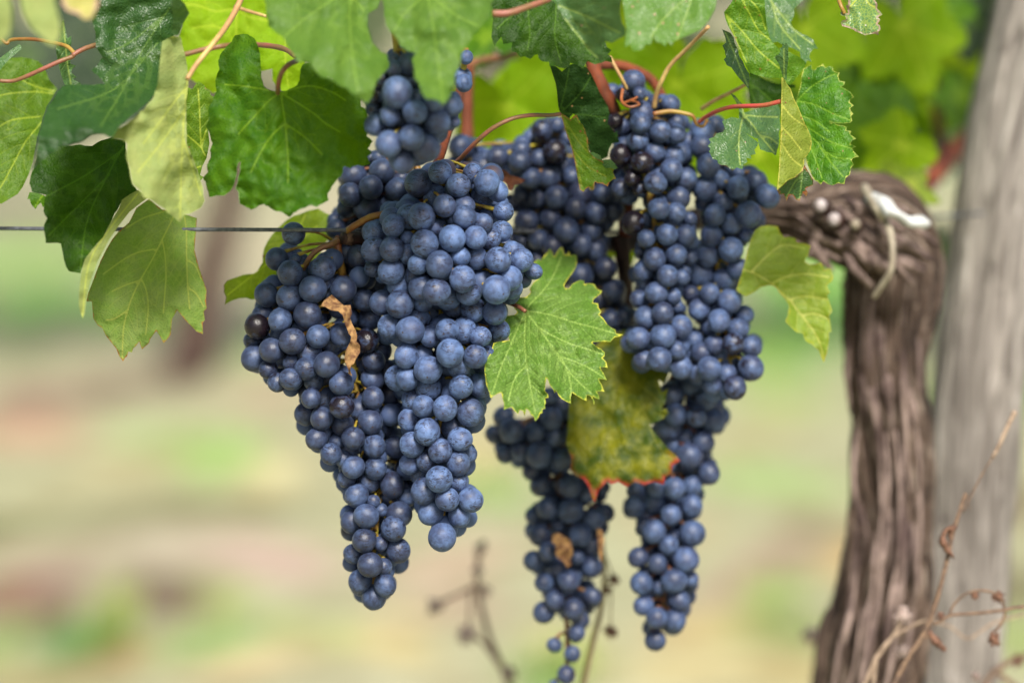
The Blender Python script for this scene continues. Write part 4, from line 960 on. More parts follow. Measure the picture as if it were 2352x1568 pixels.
# dry leaves
def dry_leaf(label, poly, depth, seed, mat=M_DRYLEAF):
    vs, fs, *_ = leaf_patch(poly, depth, [], step=5, sides=False, und=.010, useed=seed)
    o = link('dry_leaf', mesh_from('dry_leaf', vs, fs), mat)
    tag(o, label, 'dry leaf')
dry_leaf('curled tan dead leaf caught among the grapes of the left front bunch', pts('6', '665,738 690,700 715,680 745,660 790,700 830,735 875,730 885,790 872,820 890,870 910,905 922,950 915,985 940,1010 942,1060 930,1080 908,1115 900,1140 880,1150 872,1190 888,1228 868,1215 855,1170 838,1130 832,1100 845,1040 872,990 880,950 862,932 848,890 838,870 820,800 790,775 740,768 700,745'),
         plane(790, 760, 1.566, -.004, .0), 61)
dry_leaf('crumpled pale dry leaf stuck in the middle of the lowest bunch', pts('10', '520,570 560,555 600,580 640,600 655,650 660,700 640,740 650,770 620,790 600,750 560,730 540,690 545,640 520,620'), plane(1292, 1262, 1.695), 62)
dry_leaf('orange-brown dead leaf behind the top right of the central bunch', pts('3', '325,1180 350,1175 390,1190 420,1220 470,1235 530,1255 490,1280 450,1290 430,1330 405,1320 395,1280 360,1260 340,1220'), plane(1170, 405, 1.63), 63,
         simple_mat('orange_dead_leaf', lin((130, 74, 40)), lin((84, 46, 28)), 100, .7, .5))
dry_leaf('thin brown dry leaf strip on the right flank of the lowest bunch', pts('10', '820,520 860,540 872,600 860,700 850,760 835,700 825,620'), plane(1380, 1250, 1.70), 64)

# ------------------------------------------------------------------ procedural vine leaf for the blurred background
def generic_outline(rnd, lobes=1.0, teeth=.07):
    keys = [(0, 1.0), (16, .84), (30, .66), (44, .80), (58, .90), (72, .74), (88, .60), (104, .68), (120, .72), (138, .60), (158, .50), (172, .30), (180, .10)]
    n = 96; out = []
    for i in range(n):
        a = 360 * i / n
        b = a if a <= 180 else 360 - a
        for (a0, r0), (a1, r1) in zip(keys, keys[1:]):
            if a0 <= b <= a1:
                t = (b - a0) / (a1 - a0); t = t * t * (3 - 2 * t)
                r = r0 + (r1 - r0) * t; break
        r = .75 + (r - .75) * lobes if r > .5 else r
        r *= 1 + teeth * (((i % 4) / 3) - .5) + .03 * noise.noise(Vector((a * .02, rnd.random() * .1, 1)))
        out.append((math.sin(R(a)) * r, math.cos(R(a)) * r))
    return out
def bg_leaf(label, x, y, d, size, rot, mat, tx=.0, ty=-.02, seed=0, squash=1.0, group=None, step=16, stalk=None):
    rnd = random.Random(seed)
    ca, sa = math.cos(R(rot)), math.sin(R(rot))
    def tr(p): return (x + (p[0] * squash * ca - p[1] * sa) * size, y - (p[0] * squash * sa + p[1] * ca) * size)
    poly = [tr(p) for p in generic_outline(rnd)]
    j = (0, -.05)
    veins = [[tr(j), tr((sx * .5, sy * .5)), tr((sx, sy))] for sx, sy in ((0, .92), (.62, .50), (-.62, .50), (.60, -.30), (-.60, -.30))]
    dep = plane(x, y, d, tx, ty, cx=rnd.uniform(-.01, .01) * 100 / max(size, 60))
    vine_leaf(label, [D(poly, dep, veins, step=step, useed=seed + 200, und=.010, sides=False)], [mat], group=group,
              petiole=stalk)
GB = 'sunlit leaves out of focus behind the grapes'
GR = 'blurred leaves of the canopy right of the grapes'
bg_leaf('dark shaded leaf low between the serrated leaf and the red canes', 2020, 230, 2.02, 90, 250, MID, seed=51, group=GR)
bg_leaf('pale blurred leaf with a bent tip left of the red canes', 1960, 330, 1.98, 95, 130, FRONT, seed=52, group=GR)
bg_leaf('mid-green blurred leaf against the post, level with the red canes', 2215, 210, 2.1, 95, 160, MID, seed=53, group=GR)
bg_leaf('shaded blurred leaf right under the dangling leaf scrap', 1985, 130, 2.0, 80, 200, DARKFAR, seed=54, group=GR)
bg_leaf('olive blurred leaf at the top edge close to the post', 2150, 20, 2.0, 110, 210, MID, seed=55, group=GR)
bg_leaf('out-of-focus lime leaf filling the gap between the small top bunch and the torn dark leaf', 1165, 250, 1.86, 215, 200, BACK, ty=.004, seed=1, group=GB)
bg_leaf('out-of-focus lime leaf low behind the arching pink stalk', 1290, 190, 1.90, 190, 150, BACK, ty=.006, seed=2, group=GB)
bg_leaf('huge out-of-focus lime leaf behind the top of the right-hand bunches', 1560, 200, 1.84, 250, 175, BACK, ty=.004, seed=3, group=GB)
bg_leaf('out-of-focus lime leaf right of the grey-green three-lobed leaf', 1745, 340, 1.86, 140, 210, BACK, ty=.0, seed=4, group=GB)
bg_leaf('out-of-focus leaf under the top dark toothed leaf, beside the rust cane', 1120, 90, 1.80, 110, 30, MID, ty=-.02, seed=5, group=GB)
bg_leaf('blurred green leaf above the lime leaves near the top middle', 1420, 60, 1.88, 190, 190, BACK, seed=6, group=GB)
BG = [(1850, 70, 2.05, 170, 190, BACK), (1955, 140, 2.12, 190, 160, MID), (2075, 60, 2.10, 170, 200, BACK), (2190, 130, 2.2, 180, 170, BACK), (1880, 215, 2.25, 150, 120, MID),
      (2035, 290, 2.05, 150, 95, MID), (2075, 330, 2.02, 120, 130, BACK), (2180, 300, 2.35, 140, 220, DARKFAR), (2110, 200, 2.3, 150, 140, MID), (2230, 40, 2.15, 120, 120, DARKFAR)]
names = ['beside the bluish leaf, under the top edge', 'left of the dangling leaf scrap and lower', 'right of the dangling leaf scrap at the top', 'high beside the grey post', 'just behind the serrated leaf, dimmer',
         'whose tips reach toward the orange dead leaf', 'bright, directly above the old vine arm', 'deep in shade near the red canes', 'between the serrated leaf and the red canes', 'dark one in the corner by the post top']
for i, ((x, y, d, s, r_, m), nm) in enumerate(zip(BG, names)):
    bg_leaf('blurred canopy leaf ' + nm, x, y, d - (.13 if x < 2150 else .05), s, r_, m, ty=-.012, seed=20 + i, group=GR)
bg_leaf('long blurred yellow-green leaf drooping over the head of the vine arm', 2060, 420, 1.86, 110, 245, YG, tx=.0, ty=-.02, seed=31, squash=.6, group=GR)
bg_leaf('dark green blurred leaf in the slot between vine trunk and grey post', 2170, 560, 2.2, 110, 180, DARKFAR, seed=33, squash=.7, group=GR)
bg_leaf('faded orange dead leaf glowing between the vine arm and the post', 2080, 390, 2.05, 48, 100, LM('orange_dead_blade', (214, 120, 76), (220, 130, 70), tr=.4, rough=.8), seed=34, squash=.8)
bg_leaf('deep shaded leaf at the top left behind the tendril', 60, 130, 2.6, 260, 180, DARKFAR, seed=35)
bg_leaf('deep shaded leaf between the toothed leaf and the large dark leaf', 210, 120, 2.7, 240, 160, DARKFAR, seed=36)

# ------------------------------------------------------------------ the vine: trunk, arm, canes
def bark_material(name, c_dark, c_mid, c_light, scale, along):
    t = NT(name)
    uv = t.n('ShaderNodeUVMap').outputs[0]
    v = t.mapping(uv, (1, 1, 1))
    a = t.noise(t.mapping(v, along), scale, 6, .68, .6)
    b = t.noise(t.mapping(v, (along[0] * .4, along[1] * .5, 1)), scale * .5, 3, .5, .8)
    c = t.mix(t.ramp(a, .36, .52), c_dark, c_mid)
    c = t.mix(t.ramp(a, .52, .70), c, c_light)
    c = t.mix(t.math('MULTIPLY', t.ramp(b, .45, .65), .5), c, c_dark)
    return t.done(t.bsdf(c, .85, t.bump(a, .9, .004), Specular_IOR_Level=.25))
M_BARK = bark_material('vine_bark', lin((32, 25, 22)), lin((94, 78, 68)), lin((178, 162, 148)), 5.6, (5, .8, 1))
M_POST = bark_material('weathered_post', lin((84, 78, 74)), lin((140, 134, 128)), lin((190, 184, 178)), 5.0, (3.0, .6, 1))
def rough_tube(ctrl, n, seg, amp, ridges, mat, name, parent, twist=0.0, vs_scale=30, power=1.0):
    """ctrl: list of (Vector world, radius). Deep fibrous ridges along the length"""
    C = crom([(*p, r) for p, r in ctrl], n)
    path = [Vector(c[:3]) for c in C]; rad = [c[3] for c in C]
    vs, fs, uv = [], [], []
    m = len(path); u = None; s = 0
    for i, p in enumerate(path):
        t = (path[min(i + 1, m - 1)] - path[max(i - 1, 0)]).normalized()
        if u is None: u = t.cross(Vector((0, 1, 0))).normalized()
        u = (u - t * u.dot(t)).normalized(); w = t.cross(u)
        if i: s += (p - path[i - 1]).length
        for k in range(seg):
            a = 2 * math.pi * k / seg
            aa = a + twist * s
            q = Vector((math.cos(aa) * ridges, math.sin(aa) * ridges, s * vs_scale * .25))
            f = noise.fractal(q, .8, 2.1, 4)
            g = noise.noise(Vector((math.cos(a) * 1.2, math.sin(a) * 1.2, s * 16 + 5)))
            h = 1 - abs(noise.noise(Vector((math.cos(aa) * ridges * 1.6, math.sin(aa) * ridges * 1.6, s * vs_scale * .35 + 9)))) * 2
            hf = noise.noise(Vector((math.cos(aa) * ridges * 4.5, math.sin(aa) * ridges * 4.5, s * vs_scale * 1.3 + 3)))
            r = rad[i] * (1 + amp * .4 * hf + amp * f + amp * .9 * g + amp * .5 * h - amp * .2)
            vs.append(p + u * math.cos(a) * r + w * math.sin(a) * r)
            uv.append((k / seg * 2 + twist * s * .3, s * 6))
    for i in range(m - 1):
        for k in range(seg):
            k2 = (k + 1) % seg
            fs.append((i * seg + k, i * seg + k2, (i + 1) * seg + k2, (i + 1) * seg + k))
    vs.append(path[0]); vs.append(path[-1]); uv += [(0, 0), (0, 0)]
    for k in range(seg):
        k2 = (k + 1) % seg
        fs.append((len(vs) - 2, k2, k)); fs.append((len(vs) - 1, (m - 1) * seg + k, (m - 1) * seg + k2))
    me = mesh_from(name, vs, fs)
    ul = me.uv_layers.new(name='UVMap')
    ul.data.foreach_set('uv', [t for l in me.loops for t in uv[l.vertex_index]])
    return link(name, me, mat, parent)
def C3(x, y, d, rpx): return (W(x, y, d), rpx / F * d)
bot = W(1975, 1640, 1.86)
vine = empty('grapevine', (bot.x - .01, bot.y, 0))
tag(vine, 'old gnarled grapevine with shaggy brown bark leaning beside the grey post', 'grapevine')
trunk_ctrl = [(Vector((bot.x - .012, bot.y + .0, -.03)), .046), (Vector((bot.x - .01, bot.y, .12)), .040), (Vector((bot.x - .006, bot.y, .30)), .037),
              C3(1990, 1560, 1.86, 118), C3(2020, 1420, 1.855, 104), C3(2045, 1250, 1.85, 92), C3(2046, 1100, 1.845, 88), C3(2045, 960, 1.84, 90), C3(2030, 820, 1.83, 86), C3(2042, 710, 1.83, 96),
              C3(2052, 600, 1.83, 108), C3(2010, 525, 1.82, 108), C3(1935, 500, 1.81, 96), C3(1860, 498, 1.80, 76), C3(1800, 488, 1.79, 54), C3(1740, 482, 1.77, 38), C3(1670, 490, 1.76, 28)]
rough_tube(trunk_ctrl, 20, 200, .19, 4.2, M_BARK, 'trunk', vine, twist=3.5, vs_scale=22)
# shaggy strips of bark standing off the trunk
rnd = random.Random(3)
def strip(px0, py0, px1, py1, d, w, bow):
    pts3 = [(px0, py0, d), ((px0 + px1) / 2 + bow, (py0 + py1) / 2, d - .006), (px1, py1, d + .002)]
    mb = MB(); c = crom(pts3, 6)
    mb.tube([W(*p) for p in c], [w * (.5 + .6 * math.sin(math.pi * (i + .5) / len(c))) for i in range(len(c))], 6,
            rough=lambda i, a, r, p: r * (1 + .4 * noise.noise(p * 300)))
    return mb
M_STRIP = simple_mat('loose_bark', lin((142, 124, 116)), lin((62, 46, 44)), 50, .9, .5, (1, 1, .3))
for k in range(62):
    y0 = rnd.uniform(640, 1480); yy = y0 + rnd.uniform(110, 300)
    cx = np.interp(y0, [640, 820, 1100, 1300, 1560], [2045, 2030, 2046, 2040, 1990]); cx2 = np.interp(yy, [640, 820, 1100, 1300, 1700], [2045, 2030, 2046, 2040, 1960])
    rr = np.interp(y0, [640, 820, 1250, 1560], [95, 80, 86, 112])
    o = rnd.uniform(-.9, .9)
    dd = 1.835 - math.sqrt(1 - o * o) * rr / F * 1.84 * 1.0
    strip(cx + o * rr, y0, cx2 + (o + rnd.uniform(-.1, .15)) * rr, yy, dd, rnd.uniform(.0008, .0020), rnd.uniform(-14, 14)).build('bark_strip', M_STRIP, vine)
for k in range(38):
    x0 = rnd.uniform(1780, 2080); y0 = rnd.uniform(440, 590)
    strip(x0, y0, x0 + rnd.uniform(40, 110), y0 + rnd.uniform(10, 90), 1.765, rnd.uniform(.0012, .0034), rnd.uniform(-12, 12)).build('bark_strip', M_STRIP, vine)
# cut stubs with pale discs
for (x, y, r_, d) in ((1884, 472, 20, 1.742), (1916, 504, 20, 1.742), (1965, 515, 16, 1.745)):
    mb = MB(); mb.stem([(x + 10, y + 6, d + .035), (x, y, d)], r_ * .98 / F * d, r_ * .92 / F * d, 2, 16)
    st = mb.build('pruned_stub', M_BARK if False else M_CANE_D, vine)
    mb = MB(); mb.stem([(x, y, d - .0002), (x - .3, y - .3, d - .0025)], r_ * .80 / F * d, r_ * .66 / F * d, 2, 9)
    mb.build('cut_face', M_CUT if y < 510 else M_TIE2, st)
mb = MB(); mb.stem([(2005, 455, 1.75), (2040, 478, 1.735), (2080, 502, 1.735), (2122, 520, 1.74)], .0040, .0042, 5, 12); [v.__iadd__(Vector((noise.noise(v * 90), 0, noise.noise(v * 90 + Vector((5, 5, 5))))) * .004) for v in mb.v]; mb.build('bleached_stub', M_TIE, vine)
# arm running back along the wire to the cut spur
arm = MB(); arm.stem([(1690, 488, 1.765), (1600, 500, 1.75), (1500, 530, 1.735), (1430, 560, 1.75), (1250, 540, 1.75), (1050, 545, 1.69), (900, 552, 1.612), (840, 549, 1.603), (786, 547, 1.594)], .0075, .0034, 8, 12, .25)
arm.build('cane', M_CANE_D, vine)
mb = MB(); mb.tube([W(x, 547 + .1 * k, 1.600 - .0016 * k) for k, x in enumerate((812, 806, 800, 795, 791))], [.0035, .0039, .0040, .0038, .0030], 18,
        rough=lambda i, a, r, p: r * (1 + .12 * math.sin(a * 7)))
sp_ = mb.build('cut_spur', simple_mat('dead_spur_wood', lin((120, 96, 78)), lin((74, 54, 44)), 200, .9, .8), vine)
mb = MB(); mb.blob(W(788, 547, 1.5925), .0015, .2, 1); mb.build('pith_hole', simple_mat('dark_pith', (.02, .012, .01), (.04, .02, .015), 200, .9), sp_)
CN = lambda P3, r0, r1, m, nm='cane', k=.12: MB().stem(P3, r0, r1, 8, 10, k).build(nm, m, vine)
CN([(1075, 150, 1.76), (1072, 230, 1.755), (1074, 330, 1.75), (1080, 480, 1.72), (1085, 556, 1.66)], .0042, .0040, M_CANE)
CN([(1075, 150, 1.76), (1100, 140, 1.77), (1150, 130, 1.80), (1190, 118, 1.82)], .0026, .0020, M_PET_R)
CN([(1350, 90, 1.66), (1362, 150, 1.655), (1385, 205, 1.65), (1412, 262, 1.655), (1440, 400, 1.70), (1436, 540, 1.715)], .0040, .0042, M_CANE)
CN([(1370, 148, 1.70), (1430, 152, 1.70), (1485, 175, 1.70), (1512, 205, 1.70), (1530, 245, 1.70)], .0034, .0028, M_CANE)
CN([(1425, 540, 1.715), (1432, 600, 1.72), (1440, 660, 1.74), (1445, 760, 1.76)], .0052, .0040, M_CANE_D)
CN([(1400, 130, 1.63), (1425, 175, 1.63), (1440, 205, 1.635)], .0010, .0010, M_PET_Y, 'shoot')
CN([(1627, 62, 1.60), (1580, 110, 1.62), (1540, 150, 1.63), (1518, 190, 1.635), (1508, 215, 1.64), (1502, 248, 1.645)], .0011, .0014, M_PET_Y, 'shoot')
CN([(1500, 262, 1.63), (1540, 256, 1.63), (1578, 262, 1.63), (1592, 268, 1.63), (1600, 285, 1.632), (1615, 290, 1.632), (1625, 275, 1.632)], .0015, .0008, M_YEL, 'tendril')
CN([(1430, 205, 1.63), (1428, 232, 1.625), (1445, 246, 1.62), (1468, 240, 1.622), (1450, 232, 1.63), (1430, 238, 1.632), (1460, 226, 1.63), (1462, 222, 1.63)], .0009, .0007, simple_mat('orange_tendril', lin((150, 84, 40)), lin((110, 64, 34)), 60, .5), 'tendril')
CN([(935, 390, 1.60), (955, 380, 1.61), (975, 455, 1.60), (950, 470, 1.59), (920, 480, 1.585), (880, 492, 1.583), (848, 500, 1.583), (815, 518, 1.585), (797, 530, 1.59)], .0022, .0019, M_YEL, 'shoot')
CN([(776, 552, 1.593), (762, 560, 1.59), (740, 568, 1.588), (720, 582, 1.588), (704, 604, 1.59), (695, 622, 1.593), (690, 640, 1.597)], .0018, .0013, M_PET_R, 'shoot')
CN([(0, 186, 1.57), (30, 186, 1.57), (60, 176, 1.568), (100, 158, 1.565), (140, 140, 1.565), (165, 131, 1.567), (172, 124, 1.567), (195, 112, 1.57), (225, 102, 1.575)], .0011, .0014, M_PET_R, 'shoot')
CN([(172, 124, 1.567), (155, 108, 1.57), (130, 100, 1.575), (90, 92, 1.58), (55, 90, 1.585), (25, 92, 1.59), (15, 100, 1.59), (0, 86, 1.59)], .0012, .0009, M_YEL, 'shoot')
CN([(408, 128, 1.63), (430, 124, 1.63), (470, 114, 1.63), (530, 104, 1.63), (600, 104, 1.60), (650, 112, 1.58), (680, 130, 1.56)], .0016, .0015, M_PET_R, 'shoot')
CN([(540, 16, 1.63), (570, 26, 1.62), (612, 38, 1.61)], .0011, .0009, M_PET_Y, 'shoot')
CN([(2135, 60, 2.15), (2142, 180, 2.13), (2158, 300, 2.12), (2165, 360, 2.10), (2140, 420, 2.02), (2120, 450, 1.95)], .0034, .0046, simple_mat('wine_red_cane', lin((124, 48, 44)), lin((90, 36, 34)), 60, .6), 'cane')
CN([(2290, 230, 2.12), (2240, 290, 2.10), (2190, 350, 2.08), (2140, 410, 2.02)], .0062, .0062, simple_mat('rusty_cane', lin((168, 84, 52)), lin((120, 58, 40)), 60, .6), 'cane')
CN([(2180, 200, 2.2), (2170, 120, 2.2), (2130, 20, 2.2), (2120, -60, 2.2)], .003, .003, M_CANE_D, 'cane')

rnd = random.Random(77)
vs, fs = [], []
gb = generic_outline(rnd)[::3]
for k in range(300):  # canopy above the frame, added to keep light off the bunches
    cx = rnd.uniform(-1.3, .32); cz = 1.06 + .62 * rnd.random() ** 1.2; cy = 1.70 + rnd.gauss(0, .09) + (cz - 1.05) * .05
    if cz < 1.12 and cy < 1.62: continue
    sz = rnd.uniform(.045, .075)
    m_ = Matrix.Rotation(rnd.uniform(0, 6.28), 3, 'Z') @ Matrix.Rotation(rnd.uniform(.3, 1.7), 3, 'X') @ Matrix.Rotation(rnd.uniform(0, 6.28), 3, 'Z')
    b = len(vs); vs.append(Vector((cx, cy, cz)))
    for (x, y) in gb: vs.append(Vector((cx, cy, cz)) + m_ @ Vector((x * sz, y * sz, .15 * sz * math.sin(x * 4) + .12 * sz * y * y)))
    fs += [(b, b + 1 + i, b + 1 + (i + 1) % len(gb)) for i in range(len(gb))]
me = mesh_from('crown', vs, fs)
at = me.attributes.new('vd', 'FLOAT_VECTOR', 'POINT'); at.data.foreach_set('vector', [9.0, 9.0, 9.0] * len(vs))
ul = me.uv_layers.new(name='UVMap'); ul.data.foreach_set('uv', [t for l in me.loops for t in (vs[l.vertex_index].x * 60, vs[l.vertex_index].z * 60)])
link('crown', me, MID, vine)  # unseen leaves, put in as an overhead occluder

# tie of pale string round the head
mb = MB(); mb.stem([(2030, 500, 1.748), (2044, 530, 1.738), (2050, 575, 1.732), (2046, 620, 1.732), (2028, 652, 1.738), (2008, 682, 1.745)], .0024, .0018, 8, 10)
mb.stem([(1985, 430, 1.76), (2010, 470, 1.742), (2030, 500, 1.744)], .0028, .0034, 6, 10)
o = mb.build('vine_tie', M_TIE2); tag(o, 'pale worn tie strap looped round the head of the old vine', 'tie')

# wire
mb = MB()
wp = [(-260, 524, 1.70), (0, 525, 1.625), (250, 526.5, 1.60), (500, 527.5, 1.59), (700, 528, 1.582), (860, 529, 1.60), (1100, 530, 1.66), (1500, 530, 1.74), (2100, 500, 1.90), (2260, 490, 1.90)]
c = crom(wp, 14)
mb.tube([W(*p) for p in c], [.00115] * len(c), 10)
o = mb.build('trellis_wire', M_WIRE); tag(o, 'thin grey trellis wire running in from the left to the grapes', 'wire')

# post
pb = W(2198, 1640, 1.97)
post = empty('wooden_post', (pb.x - .02, pb.y, 0))
tag(post, 'thick weathered grey wooden stake leaning at the right edge', 'post')
post_ctrl = [(Vector((pb.x - .028, pb.y, -.05)), .032), (Vector((pb.x - .015, pb.y, .2)), .031), C3(2205, 1560, 1.97, 98), C3(2225, 1250, 1.965, 101), C3(2243, 1000, 1.96, 104), C3(2268, 740, 1.955, 104), C3(2300, 470, 1.95, 102),
             C3(2345, 220, 1.945, 104), C3(2392, 0, 1.94, 104), C3(2440, -240, 1.94, 100), C3(2500, -560, 1.94, 98)]
rough_tube(post_ctrl, 16, 110, .07, 3.2, M_POST, 'stake', post, twist=.3, vs_scale=12)

# ------------------------------------------------------------------ dry weeds
def weed(label, mat, hmat, stems, heads, group=None, leaves=()):
    b = W(*stems[0][0][0])
    root = empty('dry_weed', (b.x, b.y, 0))
    tag(root, label, 'dry weed', group)
    g = (b.x, b.y - .0, -.01)
    mb = MB()
    p0 = crom(stems[0][0], 6)
    path = [Vector(g)] + [Vector(g) * (1 - t) + b * t + Vector((.01 * math.sin(t * 5), 0, 0)) for t in (.3, .6, .85)] + [W(*p) for p in p0]
    n = len(path); r0, r1 = stems[0][1], stems[0][2]
    mb.tube(path, [r0 + (r1 - r0) * max(0, (i - 3)) / (n - 4) for i in range(n)], 8)
    for P3, r0, r1 in stems[1:]:
        mb.stem(P3, r0, r1, 6, 7, .2)
    mb.build('stem', mat, root)
    for k, (x, y, d, r_) in enumerate(heads):
        rd = random.Random(k * 7 + int(x)); mb = MB()
        c0 = W(x, y, d); rm = r_ / F * d
        mb.blob(c0, rm * .62, .5, k)
        for j in range(26):
            v = Vector((rd.gauss(0, 1), rd.gauss(0, 1), rd.gauss(0, 1))).normalized()
            mb.tube([c0 + v * rm * .4, c0 + v * rm * .85, c0 + v * rm * 1.05 + Vector((0, 0, -.1 * rm))], [rm * .13, rm * .12, rm * .03], 5)
        mb.build('seed_head', hmat, root)
    for k, P3 in enumerate(leaves):
        mb = MB(); c = crom(P3, 6)
        n = len(c)
        mb.tube([W(*p) for p in c], [.0004 + .0028 * math.sin(math.pi * i / (n - 1)) for i in range(n)], 8,
                rough=lambda i, a, r, p: r * (.35 + .65 * abs(math.cos(a))) * (1 + .5 * noise.noise(p * 400)))
        mb.build('curled_leaf', hmat, root)
p11 = lambda s, d: [(*cv('11', *q), d) for q in s]
weed('tall brown dry weed stalk crossing in front of the grey post', M_DRYSTEM, M_HEAD, [
  (p11([(900, 1640), (945, 1560), (1000, 1450), (1080, 1330), (1130, 1240), (1165, 1140), (1200, 1010), (1235, 870), (1262, 740), (1290, 650), (1320, 560), (1337, 515)], 1.69), .0019, .0011),
  (p11([(1320, 620), (1370, 520), (1420, 420), (1475, 330)], 1.69), .0006, .0005),
  (p11([(1337, 515), (1350, 560), (1362, 605)], 1.69), .0004, .0002),
  (p11([(1160, 1240), (1210, 1215), (1260, 1190), (1400, 1180), (1530, 1165), (1620, 1150), (1760, 1140)], 1.69), .0010, .0012),
  (p11([(1245, 1190), (1265, 1140), (1310, 1090), (1370, 1060), (1440, 1055), (1500, 1070)], 1.69), .0008, .0008),
  (p11([(1520, 1080), (1545, 1140), (1550, 1190), (1530, 1240), (1495, 1285)], 1.69), .0010, .0009),
  (p11([(1110, 1320), (1135, 1290), (1130, 1270)], 1.69), .0008, .0006)],
  [(*cv('11', 1515, 1085), 1.69, 17), (*cv('11', 1385, 1080), 1.69, 11), (*cv('11', 1490, 1320), 1.69, 19), (*cv('11', 1175, 1345), 1.69, 13), (*cv('11', 1212, 1375), 1.685, 9), (*cv('11', 1195, 1195), 1.69, 12)],
  leaves=[p11([(1262, 700), (1225, 720), (1205, 770), (1225, 820), (1250, 850), (1270, 880)], 1.685), p11([(1130, 1270), (1150, 1310), (1185, 1350), (1215, 1380)], 1.69), p11([(1290, 700), (1255, 712), (1240, 770)], 1.69)])
mbt = MB(); mbt.stem(p11([(1480, 325), (1520, 250), (1560, 160), (1610, 60)], 1.69), .0012, .0016, 6, 7)
o = mbt.build('feather_tip', M_PALESTEM, None)
weedroot = [x for x in bpy.data.objects if x.name.startswith('dry_weed')][0]
o.parent = weedroot; o.matrix_parent_inverse = Matrix.Translation(-weedroot.location); o.name = 'pale_tip'
weed('pale forked dry weed at the foot of the vine trunk', M_PALESTEM, M_HEADP, [
  (p11([(740, 1640), (790, 1540), (830, 1440), (900, 1340), (1000, 1270), (1100, 1220)], 1.73), .0014, .0008),
  (p11([(835, 1440), (900, 1350), (960, 1260), (990, 1200)], 1.73), .0011, .0009),
  (p11([(840, 1440), (830, 1500), (820, 1600)], 1.73), .0012, .0014),
  (p11([(1100, 1220), (1240, 1250), (1340, 1320), (1420, 1280), (1500, 1230), (1700, 1180)], 1.76), .0008, .0008)],
  [(*cv('11', 985, 1190), 1.73, 24), (*cv('11', 985, 1390), 1.75, 20), (*cv('11', 1390, 1530), 1.75, 14)])
weed('faint blurred dry weed left of the vine trunk base', M_PALESTEM, M_HEADP, [
  (p11([(490, 1640), (500, 1500), (520, 1350), (560, 1200), (620, 1060)], 2.05), .0022, .0010),
  (p11([(520, 1350), (500, 1310), (480, 1300)], 2.05), .001, .001)], [(*cv('11', 480, 1300), 2.05, 24)])
weed('thick blurred pair of dry stems in the bottom right corner', M_DRYSTEM, M_HEAD, [
  (p11([(1400, 1640), (1480, 1520), (1560, 1460), (1620, 1430), (1720, 1400)], 1.85), .0022, .0018),
  (p11([(1500, 1500), (1580, 1560), (1660, 1620)], 1.85), .0018, .0018)], [(*cv('11', 1620, 1440), 1.85, 18)])
weed('very blurred pale dry weed at the bottom centre behind the grapes', simple_mat('ashen_dry_stem', lin((150, 130, 112)), lin((100, 82, 72)), 90, .8), M_HEADP, [
  ([(1185, 1640, 1.98), (1165, 1560, 1.98), (1130, 1480, 1.98), (1112, 1420, 1.98), (1098, 1350, 1.98), (1098, 1290, 1.98), (1112, 1240, 1.98)], .0024, .0018),
  ([(1095, 1345, 1.98), (1050, 1365, 1.98), (1000, 1388, 1.98)], .0018, .0015),
  ([(1150, 1530, 1.98), (1110, 1475, 1.98), (1075, 1455, 1.98)], .0020, .0016),
  ([(1085, 1340, 1.98), (1080, 1400, 1.98), (1078, 1440, 1.98)], .0012, .0012)],
  [(998, 1390, 1.98, 24), (1074, 1455, 1.98, 27), (1115, 1355, 1.98, 17), (1104, 1260, 1.98, 18), (1170, 1545, 1.98, 20), (1098, 1310, 1.98, 15)])
weed('dry olive weed stalk with dark seed heads between the two lowest bunches', simple_mat('olive_dry_stem', lin((150, 136, 90)), lin((120, 104, 76)), 150, .8), M_HEAD, [
  ([(1330, 1640, 1.80), (1342, 1560, 1.80), (1362, 1470, 1.80), (1380, 1400, 1.80), (1388, 1330, 1.80), (1384, 1260, 1.80), (1378, 1200, 1.80)], .0022, .0014),
  ([(1385, 1265, 1.80), (1400, 1300, 1.80), (1410, 1325, 1.80)], .0006, .0006),
  ([(1405, 1345, 1.80), (1403, 1390, 1.80), (1402, 1440, 1.80)], .0006, .0005)],
  [(1410, 1330, 1.80, 16), (1402, 1450, 1.80, 18), (1392, 1352, 1.80, 13)])

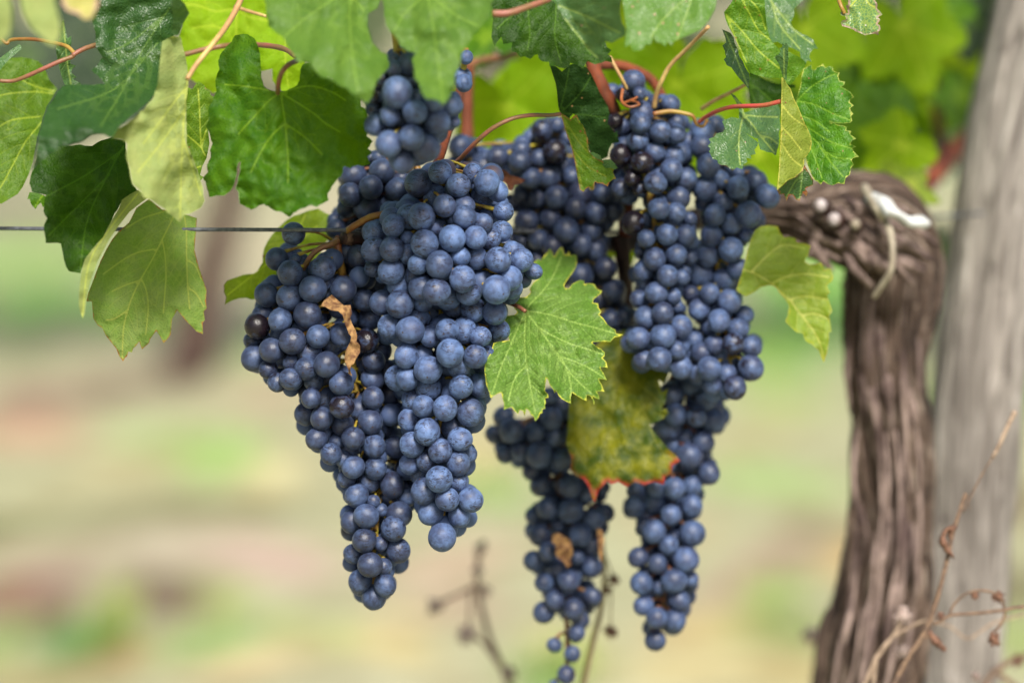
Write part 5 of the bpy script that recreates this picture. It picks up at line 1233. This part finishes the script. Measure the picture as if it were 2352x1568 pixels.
# ------------------------------------------------------------------ next vine row, far behind and out of focus
M_FARLEAF = LM('far_row_foliage', (40, 66, 24), (84, 124, 20), vein=(80, 104, 40), tr=.35, rough=.55, top2=(60, 90, 32))
M_FARBARK = simple_mat('far_trunk_bark', lin((82, 60, 50)), lin((50, 36, 34)), 40, .9, .6)
def far_vine(label, gx, gy, lean, seed, w=.62):
    rnd = random.Random(seed)
    root = empty('grapevine', (gx, gy, 0)); tag(root, label, 'grapevine', 'vines of the next row, far out of focus')
    C = [(Vector((gx - .01, gy, -.03)), .062), (Vector((gx + lean * .3, gy, .2)), .052), (Vector((gx + lean * .7, gy, .42)), .046), (Vector((gx + lean, gy, .62)), .036), (Vector((gx + lean * 1.1, gy, .72)), .05)]
    c = crom([(*p, r) for p, r in C], 8)
    mb = MB(); mb.tube([Vector(q[:3]) for q in c], [q[3] for q in c], 24, rough=lambda i, a, r, p: r * (1 + .3 * noise.noise(Vector((math.cos(a) * 2, math.sin(a) * 2, i * .3 + seed)))))
    for s in (-1, 1):
        mb.tube([Vector((gx + lean, gy, .66)), Vector((gx + lean + s * .2, gy, .74)), Vector((gx + lean + s * .5, gy, .72))], [.035, .022, .014], 12)
    mb.build('trunk', M_FARBARK, root)
    vs, fs = [], []
    base = [(math.sin(R(a)) * r, math.cos(R(a)) * r) for a, r in ((0, 1), (25, .65), (50, .9), (85, .6), (115, .72), (160, .5), (180, .12), (200, .5), (245, .72), (275, .6), (310, .9), (335, .65))]
    for k in range(520):
        cx = gx + lean + rnd.gauss(0, w * .5); cy = gy + rnd.gauss(0, .14)
        hz = rnd.random()
        cz = .70 + 1.15 * hz + .10 * noise.noise(Vector((cx * 3, cy, seed)))
        if hz < .12 and rnd.random() < .3: cz -= rnd.uniform(0, .12)
        s = rnd.uniform(.035, .075)
        m = Matrix.Rotation(rnd.uniform(0, 6.28), 3, 'Z') @ Matrix.Rotation(rnd.uniform(.4, 1.9), 3, 'X') @ Matrix.Rotation(rnd.uniform(0, 6.28), 3, 'Z')
        b = len(vs)
        vs.append(Vector((cx, cy, cz)))
        for (x, y) in base:
            vs.append(Vector((cx, cy, cz)) + m @ Vector((x * s, y * s, .12 * s * math.sin(x * 4) + .1 * s * y * y)))
        n = len(base)
        fs += [(b, b + 1 + i, b + 1 + (i + 1) % n) for i in range(n)]
    me = mesh_from('crown', vs, fs)
    at = me.attributes.new('vd', 'FLOAT_VECTOR', 'POINT'); at.data.foreach_set('vector', [9.0, 9.0, 9.0] * len(vs))
    ul = me.uv_layers.new(name='UVMap'); ul.data.foreach_set('uv', [t for l in me.loops for t in (vs[l.vertex_index].x * 12, vs[l.vertex_index].z * 12)])
    link('crown', me, M_FARLEAF, root)
g0 = on_ground(430, 862)
far_vine('far blurred vine whose brown trunk leans right below the canopy on the left', g0.x, g0.y, .15, 1)
far_vine('far blurred vine hidden behind the hanging grapes at the centre', g0.x + 1.0, g0.y + .1, -.03, 2)
far_vine('far blurred vine behind the old vine trunk on the right', g0.x + 1.98, g0.y, .05, 3)
far_vine('far blurred vine cut off by the left edge', g0.x - 1.02, g0.y - .05, .03, 4)
